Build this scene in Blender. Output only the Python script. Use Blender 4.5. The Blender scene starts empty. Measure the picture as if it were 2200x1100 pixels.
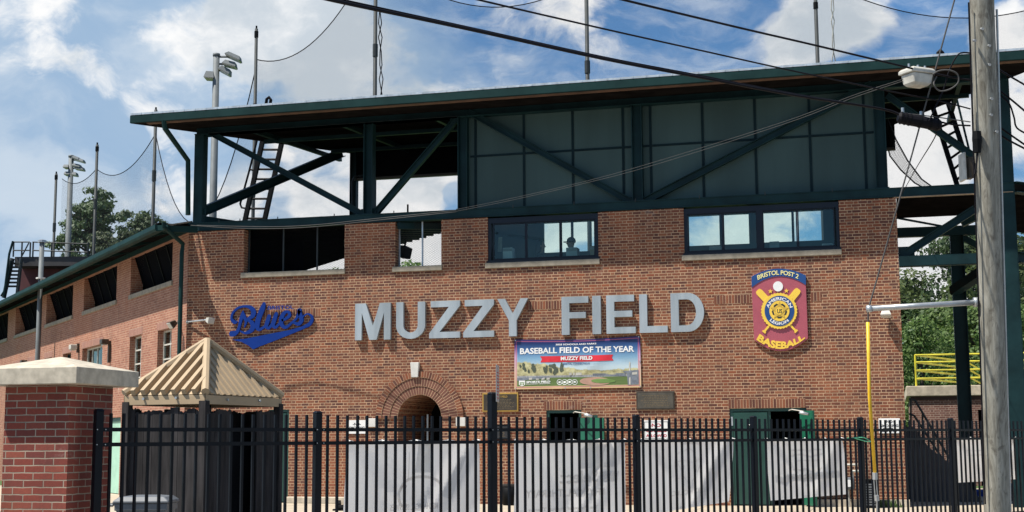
import bpy, math, random
from mathutils import Vector, Matrix
R_ = math.radians
random.seed(7)
SC = bpy.context.scene

# ------------------------------------------------------------------ camera
F_PX, PITCH, ROLL, YAW = 3005.67, .131, -.0059, .2629     # focal length in px of a 2200 px wide frame
CAM = Vector((17.317, -32.299, 1.4953))
_F = Vector((-math.sin(YAW)*math.cos(PITCH), math.cos(YAW)*math.cos(PITCH), math.sin(PITCH)))
_R0 = Vector((math.cos(YAW), math.sin(YAW), 0)); _U0 = _R0.cross(_F)
_R = _R0*math.cos(ROLL) + _U0*math.sin(ROLL); _U = -_R0*math.sin(ROLL) + _U0*math.cos(ROLL)
cd = bpy.data.cameras.new('camera'); cam = bpy.data.objects.new('camera', cd); SC.collection.objects.link(cam)
cd.sensor_width = 36; cd.lens = 36*F_PX/2200; cd.clip_start = .1; cd.clip_end = 3000
cam.matrix_world = Matrix.Translation(CAM) @ Matrix((_R, _U, -_F)).transposed().to_4x4()
SC.camera = cam
SC.render.resolution_x, SC.render.resolution_y = 1024, 512
SC.view_settings.view_transform = 'Standard'; SC.view_settings.look = 'None'
SC.view_settings.gamma = 1; EXPO, SKY = .68, .056
SC.view_settings.exposure = EXPO
try: SC.cycles.transparent_max_bounces = 24; SC.cycles.max_bounces = 6; SC.cycles.use_adaptive_sampling = True
except Exception: pass

def ray(px, py): return _F + _R*((px-1100)/F_PX) - _U*((py-550)/F_PX)
def at(px, py, P0, n):
    d = ray(px, py); return CAM + d*((Vector(P0)-CAM).dot(n)/d.dot(n))
VX, VY, VZ = Vector((1,0,0)), Vector((0,1,0)), Vector((0,0,1))
def fy(px, py, y=0.0): return at(px, py, (0,y,0), VY)            # a point on a plane parallel to the main facade
def fz(px, py, z): return at(px, py, (0,0,z), VZ)
def dep(px, py, D): return CAM + ray(px, py)*D                   # a point D metres ahead
def s2l(*c):
    return tuple(((v/255)/12.92 if v/255 <= .04045 else ((v/255+.055)/1.055)**2.4) for v in c)

# ------------------------------------------------------------------ light
SUN_AZ, SUN_EL = R_(54), R_(61)        # azimuth left of the facade's outward normal
to_sun = Vector((-math.sin(SUN_AZ)*math.cos(SUN_EL), -math.cos(SUN_AZ)*math.cos(SUN_EL), math.sin(SUN_EL)))
sl = bpy.data.lights.new('sun', 'SUN'); sun = bpy.data.objects.new('sun', sl); SC.collection.objects.link(sun)
sl.energy = 5.0; sl.angle = R_(.53); sl.color = (1, .94, .85)
sun.rotation_euler = (-to_sun).to_track_quat('-Z', 'Y').to_euler()

class NT:
    """small helper to write node trees"""
    def __init__(s, tree): s.t = tree; s.n = tree.nodes; s.l = tree.links; s.n.clear()
    def new(s, typ, **kw):
        n = s.n.new(typ)
        for k, v in kw.items(): setattr(n, k, v)
        return n
    def put(s, sock, v):
        if isinstance(v, bpy.types.NodeSocket): s.l.new(v, sock)
        elif v is not None:
            if hasattr(sock, 'default_value'):
                if sock.type == 'RGBA' and len(v) == 3: v = (*v, 1)
                sock.default_value = v
    def m(s, op, a, b=None, c=None, clamp=False):
        n = s.new('ShaderNodeMath', operation=op, use_clamp=clamp)
        for i, v in enumerate((a, b, c)):
            if v is not None: s.put(n.inputs[i], v)
        return n.outputs[0]
    def vm(s, op, a, b=None, out=0):
        n = s.new('ShaderNodeVectorMath', operation=op)
        s.put(n.inputs[0], a)
        if b is not None: s.put(n.inputs[3 if op == 'SCALE' else 1], b)
        return n.outputs[out]
    def mix(s, f, a, b, blend='MIX'):
        n = s.new('ShaderNodeMix', data_type='RGBA', blend_type=blend)
        s.put(n.inputs[0], f); s.put(n.inputs[6], a); s.put(n.inputs[7], b); return n.outputs[2]
    def sm(s, v, a, b, lo=0., hi=1.):
        n = s.new('ShaderNodeMapRange', interpolation_type='SMOOTHSTEP')
        for i, q in enumerate((v, a, b, lo, hi)): s.put(n.inputs[i], q)
        return n.outputs[0]
    def noise(s, vec, scale, detail=4, rough=.55, dist=0., out=0):
        n = s.new('ShaderNodeTexNoise'); s.put(n.inputs['Vector'], vec)
        n.inputs['Scale'].default_value = scale; n.inputs['Detail'].default_value = detail
        n.inputs['Roughness'].default_value = rough; n.inputs['Distortion'].default_value = dist
        return n.outputs[out]
    def ramp(s, v, stops):
        n = s.new('ShaderNodeValToRGB'); s.put(n.inputs[0], v); e = n.color_ramp.elements
        while len(e) < len(stops): e.new(.5)
        for q, (p, c) in zip(e, stops): q.position = p; q.color = (*c, 1) if len(c) == 3 else c
        return n.outputs[0]
    def xyz(s, v):
        n = s.new('ShaderNodeSeparateXYZ'); s.put(n.inputs[0], v); return n.outputs
    def comb(s, x, y, z=0.):
        n = s.new('ShaderNodeCombineXYZ'); s.put(n.inputs[0], x); s.put(n.inputs[1], y); s.put(n.inputs[2], z); return n.outputs[0]

# ------------------------------------------------------------------ sky
world = bpy.data.worlds.new('World'); SC.world = world; world.use_nodes = True
w = NT(world.node_tree)
sky = w.new('ShaderNodeTexSky', sky_type='NISHITA', sun_disc=False, sun_elevation=SUN_EL,
            sun_rotation=math.atan2(to_sun.x, to_sun.y), altitude=100, air_density=1.0, dust_density=.6, ozone_density=2.5)
dirv = w.new('ShaderNodeTexCoord').outputs['Generated']
dirn = w.vm('NORMALIZE', dirv)
warp = w.noise(dirn, 7, 4, .6, out=1)
dw = w.vm('ADD', dirn, w.vm('SCALE', w.vm('SUBTRACT', warp, (.5,.5,.5)), .07))
def blobs(lst):
    acc = None
    for px, py, r, k in lst:
        d0 = ray(px, py).normalized()
        v = w.sm(w.vm('DISTANCE', dw, tuple(d0), 1), r/F_PX, 0., 0., k)
        acc = v if acc is None else w.m('ADD', acc, v)
    return acc
squash = w.new('ShaderNodeMapping'); squash.inputs['Scale'].default_value = (1, 1, 1.7)
w.put(squash.inputs[0], dw); sq = squash.outputs[0]
fb = w.noise(sq, 9, 9, .58)
fb2 = w.noise(sq, 26, 7, .62)
fine = w.m('ADD', w.m('MULTIPLY', fb, .72), w.m('MULTIPLY', fb2, .28))
veil_b = blobs([(100,250,900,1.0),(500,250,750,.9),(900,200,480,.35),(300,620,800,.7)])
veil = w.sm(w.m('ADD', veil_b, w.m('MULTIPLY', w.m('SUBTRACT', fb, .5), 1.3)), .12, .75)
puff_b = blobs([(60,40,190,.10),(120,110,170,.13),(210,130,100,.10),(330,40,90,.10),(330,270,180,.17),(400,380,150,.15),(480,30,200,.13),(640,40,230,.20),
                (720,170,330,.18),(520,440,110,.22),(680,440,110,.20),(600,350,120,.10),(655,345,40,-.12),(860,420,180,.22),(930,260,180,.10),(1130,70,330,.17),(1250,30,200,.10),(1760,40,230,.26),(1690,120,130,.12),(1480,60,160,.03),
                (2170,80,110,.34),(2190,260,160,.28),(1990,330,220,.34),(1960,580,200,.34),(900,560,160,.2),(700,575,120,.25),(200,470,120,.05),
                (1240,500,200,.2),(1640,490,300,.22),
                (900,540,120,.25),(960,410,34,-.3),(1180,165,170,-.19),(1330,110,140,-.12),(1980,40,120,-.30),(1900,110,90,-.15),(1560,120,160,-.10),(60,440,260,-.16),(1420,25,120,-.04)])
puff = w.sm(w.m('ADD', fine, puff_b), .555, .69)
shade = w.sm(w.m('ADD', w.noise(sq, 15, 6, .6), w.m('MULTIPLY', blobs([(700,110,420,.5),(1780,30,200,.32),(860,150,260,.3)]), .55)), .44, .78)
K = 1/(SKY*2**EXPO)                                                   # clouds are given as they read at sky strength .1
puff_c = w.mix(shade, tuple(K*v for v in (1.0,1.0,1.0)), tuple(K*v for v in (.60,.67,.74)))
veil_c = w.mix(w.sm(fb, .38, .62), tuple(K*v for v in (.36,.51,.70)), tuple(K*v for v in (.60,.70,.81)))
base = w.mix(1., sky.outputs[0], (.80,1.16,1.42), 'MULTIPLY')
stre = w.new('ShaderNodeMapping'); stre.inputs['Scale'].default_value = (1, 1, 3.2); stre.inputs['Rotation'].default_value = (0, .35, 0); w.put(stre.inputs[0], dw)
cirrus = w.sm(w.noise(stre.outputs[0], 11, 8, .62), .42, .72, 0., .62)
base = w.mix(cirrus, base, tuple(K*v for v in (.72,.80,.90)))
col = w.mix(w.m('MULTIPLY', veil, .93), base, veil_c)
col = w.mix(puff, col, puff_c)
bg = w.new('ShaderNodeBackground'); w.put(bg.inputs[0], col); bg.inputs[1].default_value = SKY
w.l.new(bg.outputs[0], w.new('ShaderNodeOutputWorld').inputs[0])

# ------------------------------------------------------------------ materials
def material(name):
    mt = bpy.data.materials.new(name); mt.use_nodes = True
    q = NT(mt.node_tree); b = q.new('ShaderNodeBsdfPrincipled'); o = q.new('ShaderNodeOutputMaterial')
    q.l.new(b.outputs[0], o.inputs[0]); return mt, q, b, o
def plain(name, c, rough=.55, metal=0., var=.18, scale=3., bump=0., streak=False, spec=None):
    """one paint or stone colour with grime and slight unevenness"""
    mt, q, b, o = material(name)
    p = q.new('ShaderNodeNewGeometry').outputs['Position']
    if streak:
        mp = q.new('ShaderNodeMapping'); mp.inputs['Scale'].default_value = (1, 1, .12); q.put(mp.inputs[0], p); p = mp.outputs[0]
    n = q.noise(p, scale, 6, .6)
    f = q.sm(n, .3, .72)
    q.put(b.inputs['Base Color'], q.mix(f, tuple(v*(1-var) for v in c), tuple(min(1, v*(1+var)) for v in c)))
    q.put(b.inputs['Roughness'], q.m('ADD', q.m('MULTIPLY', q.noise(p, scale*4, 3), .24), rough-.12)); b.inputs['Metallic'].default_value = metal
    if spec is not None: b.inputs['Specular IOR Level'].default_value = spec
    if bump:
        bn = q.new('ShaderNodeBump'); bn.inputs['Strength'].default_value = bump; bn.inputs['Distance'].default_value = .01
        q.put(bn.inputs['Height'], q.noise(p, scale*12, 4)); q.put(b.inputs['Normal'], bn.outputs[0])
    return mt
def brick(name, L, H, J, cols, mortar, split=.667, shift=.5, stain=.25, bump=.5, big=.5):
    """brick bond in metric UV: each course holds units of length L cut at `split` (1 = plain stretchers)"""
    mt, q, b, o = material(name)
    uv = q.xyz(q.new('ShaderNodeUVMap').outputs[0])
    wob = q.noise(q.comb(uv[0], uv[1]), 9, 2)
    v = q.m('ADD', q.m('DIVIDE', uv[1], H), q.m('MULTIPLY', q.m('SUBTRACT', wob, .5), .16)); row = q.m('FLOOR', v); fv = q.m('FRACT', v)
    jit = q.new('ShaderNodeTexWhiteNoise', noise_dimensions='1D'); q.put(jit.inputs['W'], row)
    u = q.m('ADD', q.m('ADD', q.m('DIVIDE', uv[0], L), q.m('MULTIPLY', row, shift)), q.m('MULTIPLY', jit.outputs[0], .08))
    iu = q.m('FLOOR', u); fu = q.m('FRACT', u)
    hdr = q.m('GREATER_THAN', fu, split)
    du = q.m('MINIMUM', q.m('MINIMUM', fu, q.m('SUBTRACT', 1., fu)), q.m('ABSOLUTE', q.m('SUBTRACT', fu, split))) if split < 1 else q.m('MINIMUM', fu, q.m('SUBTRACT', 1., fu))
    dv = q.m('MINIMUM', fv, q.m('SUBTRACT', 1., fv))
    d = q.m('MINIMUM', q.m('MULTIPLY', du, L), q.m('MULTIPLY', dv, H))
    msk = q.sm(d, J*.32, J*.62)                       # 0 in the joint, 1 on the brick
    wn = q.new('ShaderNodeTexWhiteNoise', noise_dimensions='3D'); q.put(wn.inputs['Vector'], q.comb(iu, row, hdr))
    n = len(cols); bc = q.ramp(wn.outputs[0], [((i+.5)/n, c) for i, c in enumerate(cols)])
    pos = q.new('ShaderNodeNewGeometry').outputs['Position']
    patch = q.noise(pos, big, 5, .65); mot = q.noise(pos, 2.3, 6, .7); grit = q.noise(pos, 40, 3)
    bc = q.mix(q.sm(grit, .3, .75, 0., .35), bc, q.mix(.5, bc, (.02,.012,.01)))
    bc = q.mix(q.sm(patch, .45, .72, 0., stain), bc, cols[-1])
    mc = q.mix(q.sm(mot, .35, .7), tuple(v*.62 for v in mortar), mortar)
    c = q.mix(msk, mc, bc)
    c = q.mix(q.sm(q.noise(pos, 1.1, 7, .75), .58, .80, 0., .30), c, tuple(.5*(x+y) for x, y in zip(mortar, cols[0])))
    mp = q.new('ShaderNodeMapping'); mp.inputs['Scale'].default_value = (1, 1, .13); q.put(mp.inputs[0], pos)
    c = q.mix(q.sm(q.noise(mp.outputs[0], 2.6, 6, .65), .53, .76, 0., .5), c, q.mix(.62, c, (.025,.018,.014)))          # rain streaks
    c = q.mix(q.m('MULTIPLY', q.sm(q.noise(pos, .42, 4, .5, .6), .55, .68, 0., .38), msk), c, (.34,.105,.042))             # relaid, redder areas
    c = q.mix(q.sm(q.noise(pos, .8, 6, .7, 1.), .63, .75, 0., .34), c, (.50,.42,.36))                                      # lime bloom
    q.put(b.inputs['Base Color'], c); b.inputs['Roughness'].default_value = .88
    bn = q.new('ShaderNodeBump'); bn.inputs['Strength'].default_value = bump; bn.inputs['Distance'].default_value = .006
    q.put(bn.inputs['Height'], q.m('ADD', msk, q.m('MULTIPLY', grit, .25))); q.put(b.inputs['Normal'], bn.outputs[0])
    return mt
BR = [(0.0905,0.0277,0.0171),(0.1749,0.0544,0.0262),(0.2058,0.0717,0.0343),(0.1388,0.0483,0.0272),(0.2367,0.0883,0.0424),(0.2264,0.0595,0.0221),(0.1008,0.0358,0.0242)]
MORT = (0.5193,0.3410,0.2053)
M_BRICK = brick('flemish_brick', .305, .0677, .0145, BR, MORT)
M_WINGBRICK = brick('sunlit_wing_brick', .305, .0677, .0115, [(0.2363,0.0832,0.0491),(0.2835,0.1115,0.0662),(0.3166,0.1304,0.0794),(0.2551,0.0964,0.0605),(0.3355,0.1493,0.0945)], (0.5292,0.3685,0.2504), stain=.4)  # front brick made lighter, the wing's stronger sun put into its colour
M_SOLDIER = brick('soldier_brick', .0677, .205, .011, BR, MORT, split=1., shift=0.)
M_ARCH = brick('arch_brick', .0677, .205, .012, [(.12,.045,.03),(.18,.07,.045),(.15,.058,.038)], MORT, split=1., shift=0.)
M_PIER = brick('red_pier_brick', .2135, .0677, .011, [(.165,.030,.019),(.225,.043,.025),(.195,.036,.022),(.250,.058,.034),(.150,.030,.022)], (.36,.30,.225), split=1., stain=.12)
M_OLDBRICK = brick('weathered_brick', .305, .0677, .012, [(0.1170,0.0495,0.0378),(0.1710,0.0765,0.0558),(0.1980,0.0990,0.0765),(0.1440,0.0630,0.0495)], (0.4500,0.3420,0.2790), stain=.6)
M_STEEL = plain('green_steel_paint', (.0066,.0245,.0275), .5, var=.3, scale=1.5, spec=.15)
M_STEEL2 = plain('green_eave_paint', (.009,.031,.030), .55, var=.2, scale=1.5, spec=.1)
M_PANEL = plain('slate_cladding', (.045,.077,.076), .65, var=.16, scale=.9, streak=True, spec=.15)
M_BATTEN = plain('dark_joint_trim', (.006,.017,.021), .6, spec=.1)
M_ROOFEDGE = plain('galvanised_roof_edge', (.52,.55,.56), .35, .5, var=.2, scale=4)
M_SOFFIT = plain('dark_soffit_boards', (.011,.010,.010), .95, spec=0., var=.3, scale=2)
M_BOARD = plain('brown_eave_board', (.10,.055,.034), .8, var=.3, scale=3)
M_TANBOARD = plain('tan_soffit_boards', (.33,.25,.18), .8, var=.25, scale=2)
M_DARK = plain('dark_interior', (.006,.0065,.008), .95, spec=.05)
M_ROOM = plain('room_wall_grey_green', (.10,.14,.145), .8, var=.08)
M_NAVY = plain('navy_window_frame', (.007,.011,.020), .4, var=.1, spec=.25)
M_SILL = plain('stone_sill', (.25,.22,.17), .9, var=.2, scale=6, bump=.2)
M_LIME = plain('limestone_block', (.56,.55,.51), .85, var=.1, scale=6)
M_CAP = plain('concrete_pier_cap', (.44,.39,.305), .9, var=.2, scale=9, bump=.1)
M_CONC = plain('concrete_kerb', (.46,.40,.31), .9, var=.25, scale=4)
M_LETTER = plain('brushed_aluminium', (.36,.40,.42), .42, .35, var=.20, scale=1.7, streak=True)
M_BLUE = plain('royal_blue_paint', (.005,.030,.19), .5, var=.06, spec=.12)
M_FENCE = plain('black_fence_paint', (.0035,.0050,.0085), .42, var=.15, scale=6, spec=.16)
M_WOOD = plain('black_stained_boards', (.034,.031,.031), .85, var=.5, scale=9, streak=True, bump=.25, spec=.15)
M_TAN = plain('tan_metal_roofing', (.36,.27,.168), .6, var=.07, scale=2, spec=.3)
M_GREEN = plain('green_door_paint', (.010,.105,.060), .4, var=.12, scale=2)
M_DKGREEN = plain('dark_green_door_paint', (.010,.048,.036), .42, var=.12, scale=2)
M_MINT = plain('faded_mint_door', (.30,.50,.38), .6, var=.1)
M_WHITE = plain('white_paint', (.74,.74,.72), .5, var=.06)
M_OFFWHITE = plain('aged_white_plastic', (.47,.455,.40), .55, var=.18, scale=9)
M_BLACK = plain('black_plastic', (.0050,.0055,.0062), .6, spec=.1)
M_CABLE = plain('black_cable_jacket', (.006,.0055,.008), .6, spec=.12)
M_GREYCABLE = plain('weathered_cable', (.085,.083,.08), .7, spec=.1)
M_GALV = plain('galvanised_pipe', (.42,.44,.45), .38, .6, var=.15, scale=6)
M_MAST = plain('weathered_mast_steel', (.030,.036,.038), .6, var=.15, spec=.25)
M_LMAST = plain('grey_light_mast', (.135,.15,.155), .6, var=.1, spec=.25)
M_YEL = plain('yellow_guard_plastic', (.70,.42,.012), .5, var=.16, scale=6)
M_YRAIL = plain('yellow_rail_paint', (.56,.50,.03), .55, var=.22, scale=2)
M_BRONZE = plain('dark_bronze', (.060,.048,.035), .45, .4, var=.25, scale=9)
M_GOLD = plain('brass_border', (.46,.27,.06), .35, .5, var=.12)
M_MAROON = plain('maroon_sign_face', (.35,.075,.10), .45, var=.05)
M_SIGNYEL = plain('yellow_sign_paint', (.78,.52,.06), .45, var=.05)
M_SIGNBLUE = plain('blue_sign_paint', (.008,.055,.20), .45, var=.05)
M_SIGNRED = plain('red_letter_paint', (.35,.010,.030), .5, var=.05)
M_RIBBON = plain('red_ribbon_print', (.56,.018,.03), .45, var=.08)
M_INK = plain('black_letter_paint', (.018,.018,.02), .5)
M_GREY = plain('grey_bin_plastic', (.115,.125,.135), .5, var=.1)
M_MARDN = plain('maroon_siding', (.085,.022,.024), .7, var=.15)
M_ASPH = plain('dark_ramp_coating', (.045,.044,.047), .85, var=.12)
M_BLUEBIN = plain('blue_bin_plastic', (.010,.045,.27), .45)
M_SKIN = plain('skin', (.36,.20,.14), .6); M_HAIR = plain('dark_hair', (.018,.012,.010), .6); M_SHIRT = plain('dark_shirt', (.022,.025,.032), .8)
M_DIRT = plain('infield_clay_print', (.42,.25,.18), .5, var=.1)
M_TURFP = plain('printed_turf', (.14,.24,.06), .5, var=.15)
M_PGREY = plain('printed_stand_grey', (.16,.18,.21), .5, var=.25, scale=12)
M_GTAPE = plain('green_tie_strap', (.12,.55,.30), .5)
M_LENS = plain('lamp_lens', (.46,.45,.40), .25, var=.1)

def wood_pole_mat():
    mt, q, b, o = material('weathered_pole_timber')
    p = q.new('ShaderNodeTexCoord').outputs['Object']
    mp = q.new('ShaderNodeMapping'); mp.inputs['Scale'].default_value = (1, 1, .10); q.put(mp.inputs[0], p)
    n = q.noise(mp.outputs[0], 13, 8, .65, 1.4); n2 = q.noise(mp.outputs[0], 55, 4, .6)
    mp2 = q.new('ShaderNodeMapping'); mp2.inputs['Scale'].default_value = (1, 1, .30); q.put(mp2.inputs[0], p)
    n3 = q.noise(mp2.outputs[0], 7, 5, .6, 2.2)
    c = q.ramp(n, [(.28, (.10,.088,.066)), (.45, (.20,.19,.155)), (.62, (.31,.298,.25)), (.8, (.40,.385,.33))])
    c = q.mix(q.sm(n3, .54, .66, 0., .60), c, (.085,.073,.056))
    c = q.mix(q.sm(n2, .60, .72, 0., .55), c, (.055,.045,.035))
    q.put(b.inputs['Base Color'], c); b.inputs['Roughness'].default_value = .85
    bn = q.new('ShaderNodeBump'); bn.inputs['Strength'].default_value = .5; bn.inputs['Distance'].default_value = .01
    q.put(bn.inputs['Height'], n); q.put(b.inputs['Normal'], bn.outputs[0]); return mt
M_POLE = wood_pole_mat()
def ground_mat():
    mt, q, b, o = material('pale_concrete_paving')
    p = q.new('ShaderNodeNewGeometry').outputs['Position']; x = q.xyz(p)
    c = q.ramp(q.noise(p, .5, 8, .65), [(.3,(.30,.255,.19)),(.5,(.385,.33,.25)),(.72,(.43,.375,.29))])
    def joint(v, L): f = q.m('FRACT', q.m('DIVIDE', v, L)); return q.m('LESS_THAN', q.m('ABSOLUTE', q.m('SUBTRACT', f, .5)), .006)
    c = q.mix(q.m('MULTIPLY', q.m('MAXIMUM', joint(x[0], 2.4), joint(x[1], 2.4)), .6), c, (.12,.10,.08))
    c = q.mix(q.sm(q.noise(p, 1.7, 6, .7), .60, .74, 0., .45), c, (.2,.165,.12))
    q.put(b.inputs['Base Color'], c); b.inputs['Roughness'].default_value = .9; return mt
M_GROUND = ground_mat()
M_LOT = plain('worn_asphalt', (.18,.17,.155), .9, var=.2, scale=2)  # covers the unseen foreground, toned dark to limit bounce light
def grass_mat():
    mt, q, b, o = material('ball_field_turf'); p = q.new('ShaderNodeNewGeometry').outputs['Position']
    q.put(b.inputs['Base Color'], q.mix(q.noise(p, 1.2, 6), (.03,.07,.012), (.06,.12,.025))); b.inputs['Roughness'].default_value = .95; return mt
M_TURF = grass_mat()
def net_mat(name, cell, cov, colr, kind='square'):
    """knotted netting: a thread pattern in metric UV, open between the threads"""
    mt, q, b, o = material(name)
    uv = q.xyz(q.new('ShaderNodeUVMap').outputs[0])
    a_, b_ = uv[0], uv[1]
    if kind == 'diamond': a_, b_ = q.m('ADD', uv[0], q.m('MULTIPLY', uv[1], 1.9)), q.m('SUBTRACT', uv[0], q.m('MULTIPLY', uv[1], 1.9))
    def ln(v): return q.m('LESS_THAN', q.m('FRACT', q.m('DIVIDE', v, cell)), cov)
    msk = q.m('MAXIMUM', ln(a_), ln(b_))
    b.inputs['Base Color'].default_value = (*colr, 1); b.inputs['Roughness'].default_value = .9; b.inputs['Specular IOR Level'].default_value = .03
    tr = q.new('ShaderNodeBsdfTransparent'); mx = q.new('ShaderNodeMixShader')
    q.put(mx.inputs[0], msk); q.l.new(tr.outputs[0], mx.inputs[1]); q.l.new(b.outputs[0], mx.inputs[2]); q.l.new(mx.outputs[0], o.inputs[0]); return mt
M_NET = net_mat('black_safety_netting', .036, .085, (.028,.030,.034))
M_NETFOLD = net_mat('bunched_netting', .05, .20, (.09,.095,.10))
M_CHAIN = net_mat('diamond_wire_mesh', .085, .085, (.012,.013,.015), 'diamond')
M_CHAINLT = net_mat('pale_wire_mesh', .085, .09, (.06,.062,.064), 'diamond')
M_SCREEN = net_mat('dark_shade_screen', .02, .80, (.0032,.0038,.006))
def glass_mat(name, tint, refl):
    mt, q, b, o = material(name)
    tr = q.new('ShaderNodeBsdfTransparent'); tr.inputs[0].default_value = (*tint, 1)
    gl = q.new('ShaderNodeBsdfGlossy'); gl.inputs['Roughness'].default_value = .02; gl.inputs[0].default_value = (.8,.95,.95,1)
    fr = q.new('ShaderNodeFresnel'); fr.inputs[0].default_value = 1.5
    mx = q.new('ShaderNodeMixShader'); q.put(mx.inputs[0], q.m('ADD', q.m('MULTIPLY', fr.outputs[0], .8), refl, clamp=True))
    q.l.new(tr.outputs[0], mx.inputs[1]); q.l.new(gl.outputs[0], mx.inputs[2]); q.l.new(mx.outputs[0], o.inputs[0]); return mt
M_GLASS = glass_mat('tinted_window_glass', (.66,.84,.80), .02)
M_DGLASS = glass_mat('old_window_glass', (.62,.68,.66), .10)
def banner_mat(name, c, var):
    mt, q, b, o = material(name)
    p = q.new('ShaderNodeNewGeometry').outputs['Position']
    n = q.noise(p, 1.6, 6, .6, .8)
    q.put(b.inputs['Base Color'], q.mix(q.sm(n, .35, .7), tuple(v*(1-var) for v in c), tuple(min(.86, v*(1+var*.5)) for v in c))); b.inputs['Roughness'].default_value = .7
    tl = q.new('ShaderNodeBsdfTranslucent'); tl.inputs[0].default_value = (*[v*.95 for v in c], 1)
    mx = q.new('ShaderNodeMixShader'); mx.inputs[0].default_value = .55
    q.l.new(b.outputs[0], mx.inputs[1]); q.l.new(tl.outputs[0], mx.inputs[2]); q.l.new(mx.outputs[0], o.inputs[0]); return mt
M_VINYL = banner_mat('white_banner_vinyl', (.90,.88,.85), .06)
M_GHOST = banner_mat('faded_show_through_ink', (.835,.82,.80), .03); M_GHOSTB = banner_mat('faded_blue_show_through', (.83,.835,.84), .03)
def leaf_mat(name, cols, tr=.3):
    mt, q, b, o = material(name)
    g = q.new('ShaderNodeNewGeometry'); oi = q.new('ShaderNodeObjectInfo')
    n = q.noise(g.outputs['Position'], .55, 3, .6)
    c = q.ramp(q.m('ADD', q.m('MULTIPLY', g.outputs['Random Per Island'], .6), q.m('MULTIPLY', n, .4)), [(i/(len(cols)-1)*.7+.15, k) for i, k in enumerate(cols)])
    hs = q.new('ShaderNodeHueSaturation'); q.put(hs.inputs['Color'], c); q.put(hs.inputs['Value'], q.m('ADD', .75, q.m('MULTIPLY', oi.outputs['Random'], .5))); hs.inputs['Saturation'].default_value = .95
    q.put(hs.inputs['Hue'], q.m('ADD', .485, q.m('MULTIPLY', oi.outputs['Random'], .03)))
    q.put(b.inputs['Base Color'], hs.outputs[0]); b.inputs['Roughness'].default_value = .6
    tl = q.new('ShaderNodeBsdfTranslucent'); q.put(tl.inputs[0], hs.outputs[0])
    mx = q.new('ShaderNodeMixShader'); mx.inputs[0].default_value = tr
    q.l.new(b.outputs[0], mx.inputs[1]); q.l.new(tl.outputs[0], mx.inputs[2]); q.l.new(mx.outputs[0], o.inputs[0]); return mt
M_LEAF = leaf_mat('broadleaf_foliage', [(.045,.085,.018),(.075,.130,.028),(.115,.175,.040),(.16,.215,.058)], .4)
M_LEAF2 = leaf_mat('dark_foliage', [(.032,.068,.020),(.055,.100,.030),(.085,.135,.042)], .4)
M_PINE = leaf_mat('pine_needles', [(.038,.072,.030),(.066,.105,.040),(.10,.145,.052)], .3)
M_BARK = plain('tree_bark', (.07,.055,.045), .9, var=.3, scale=5)

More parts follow.
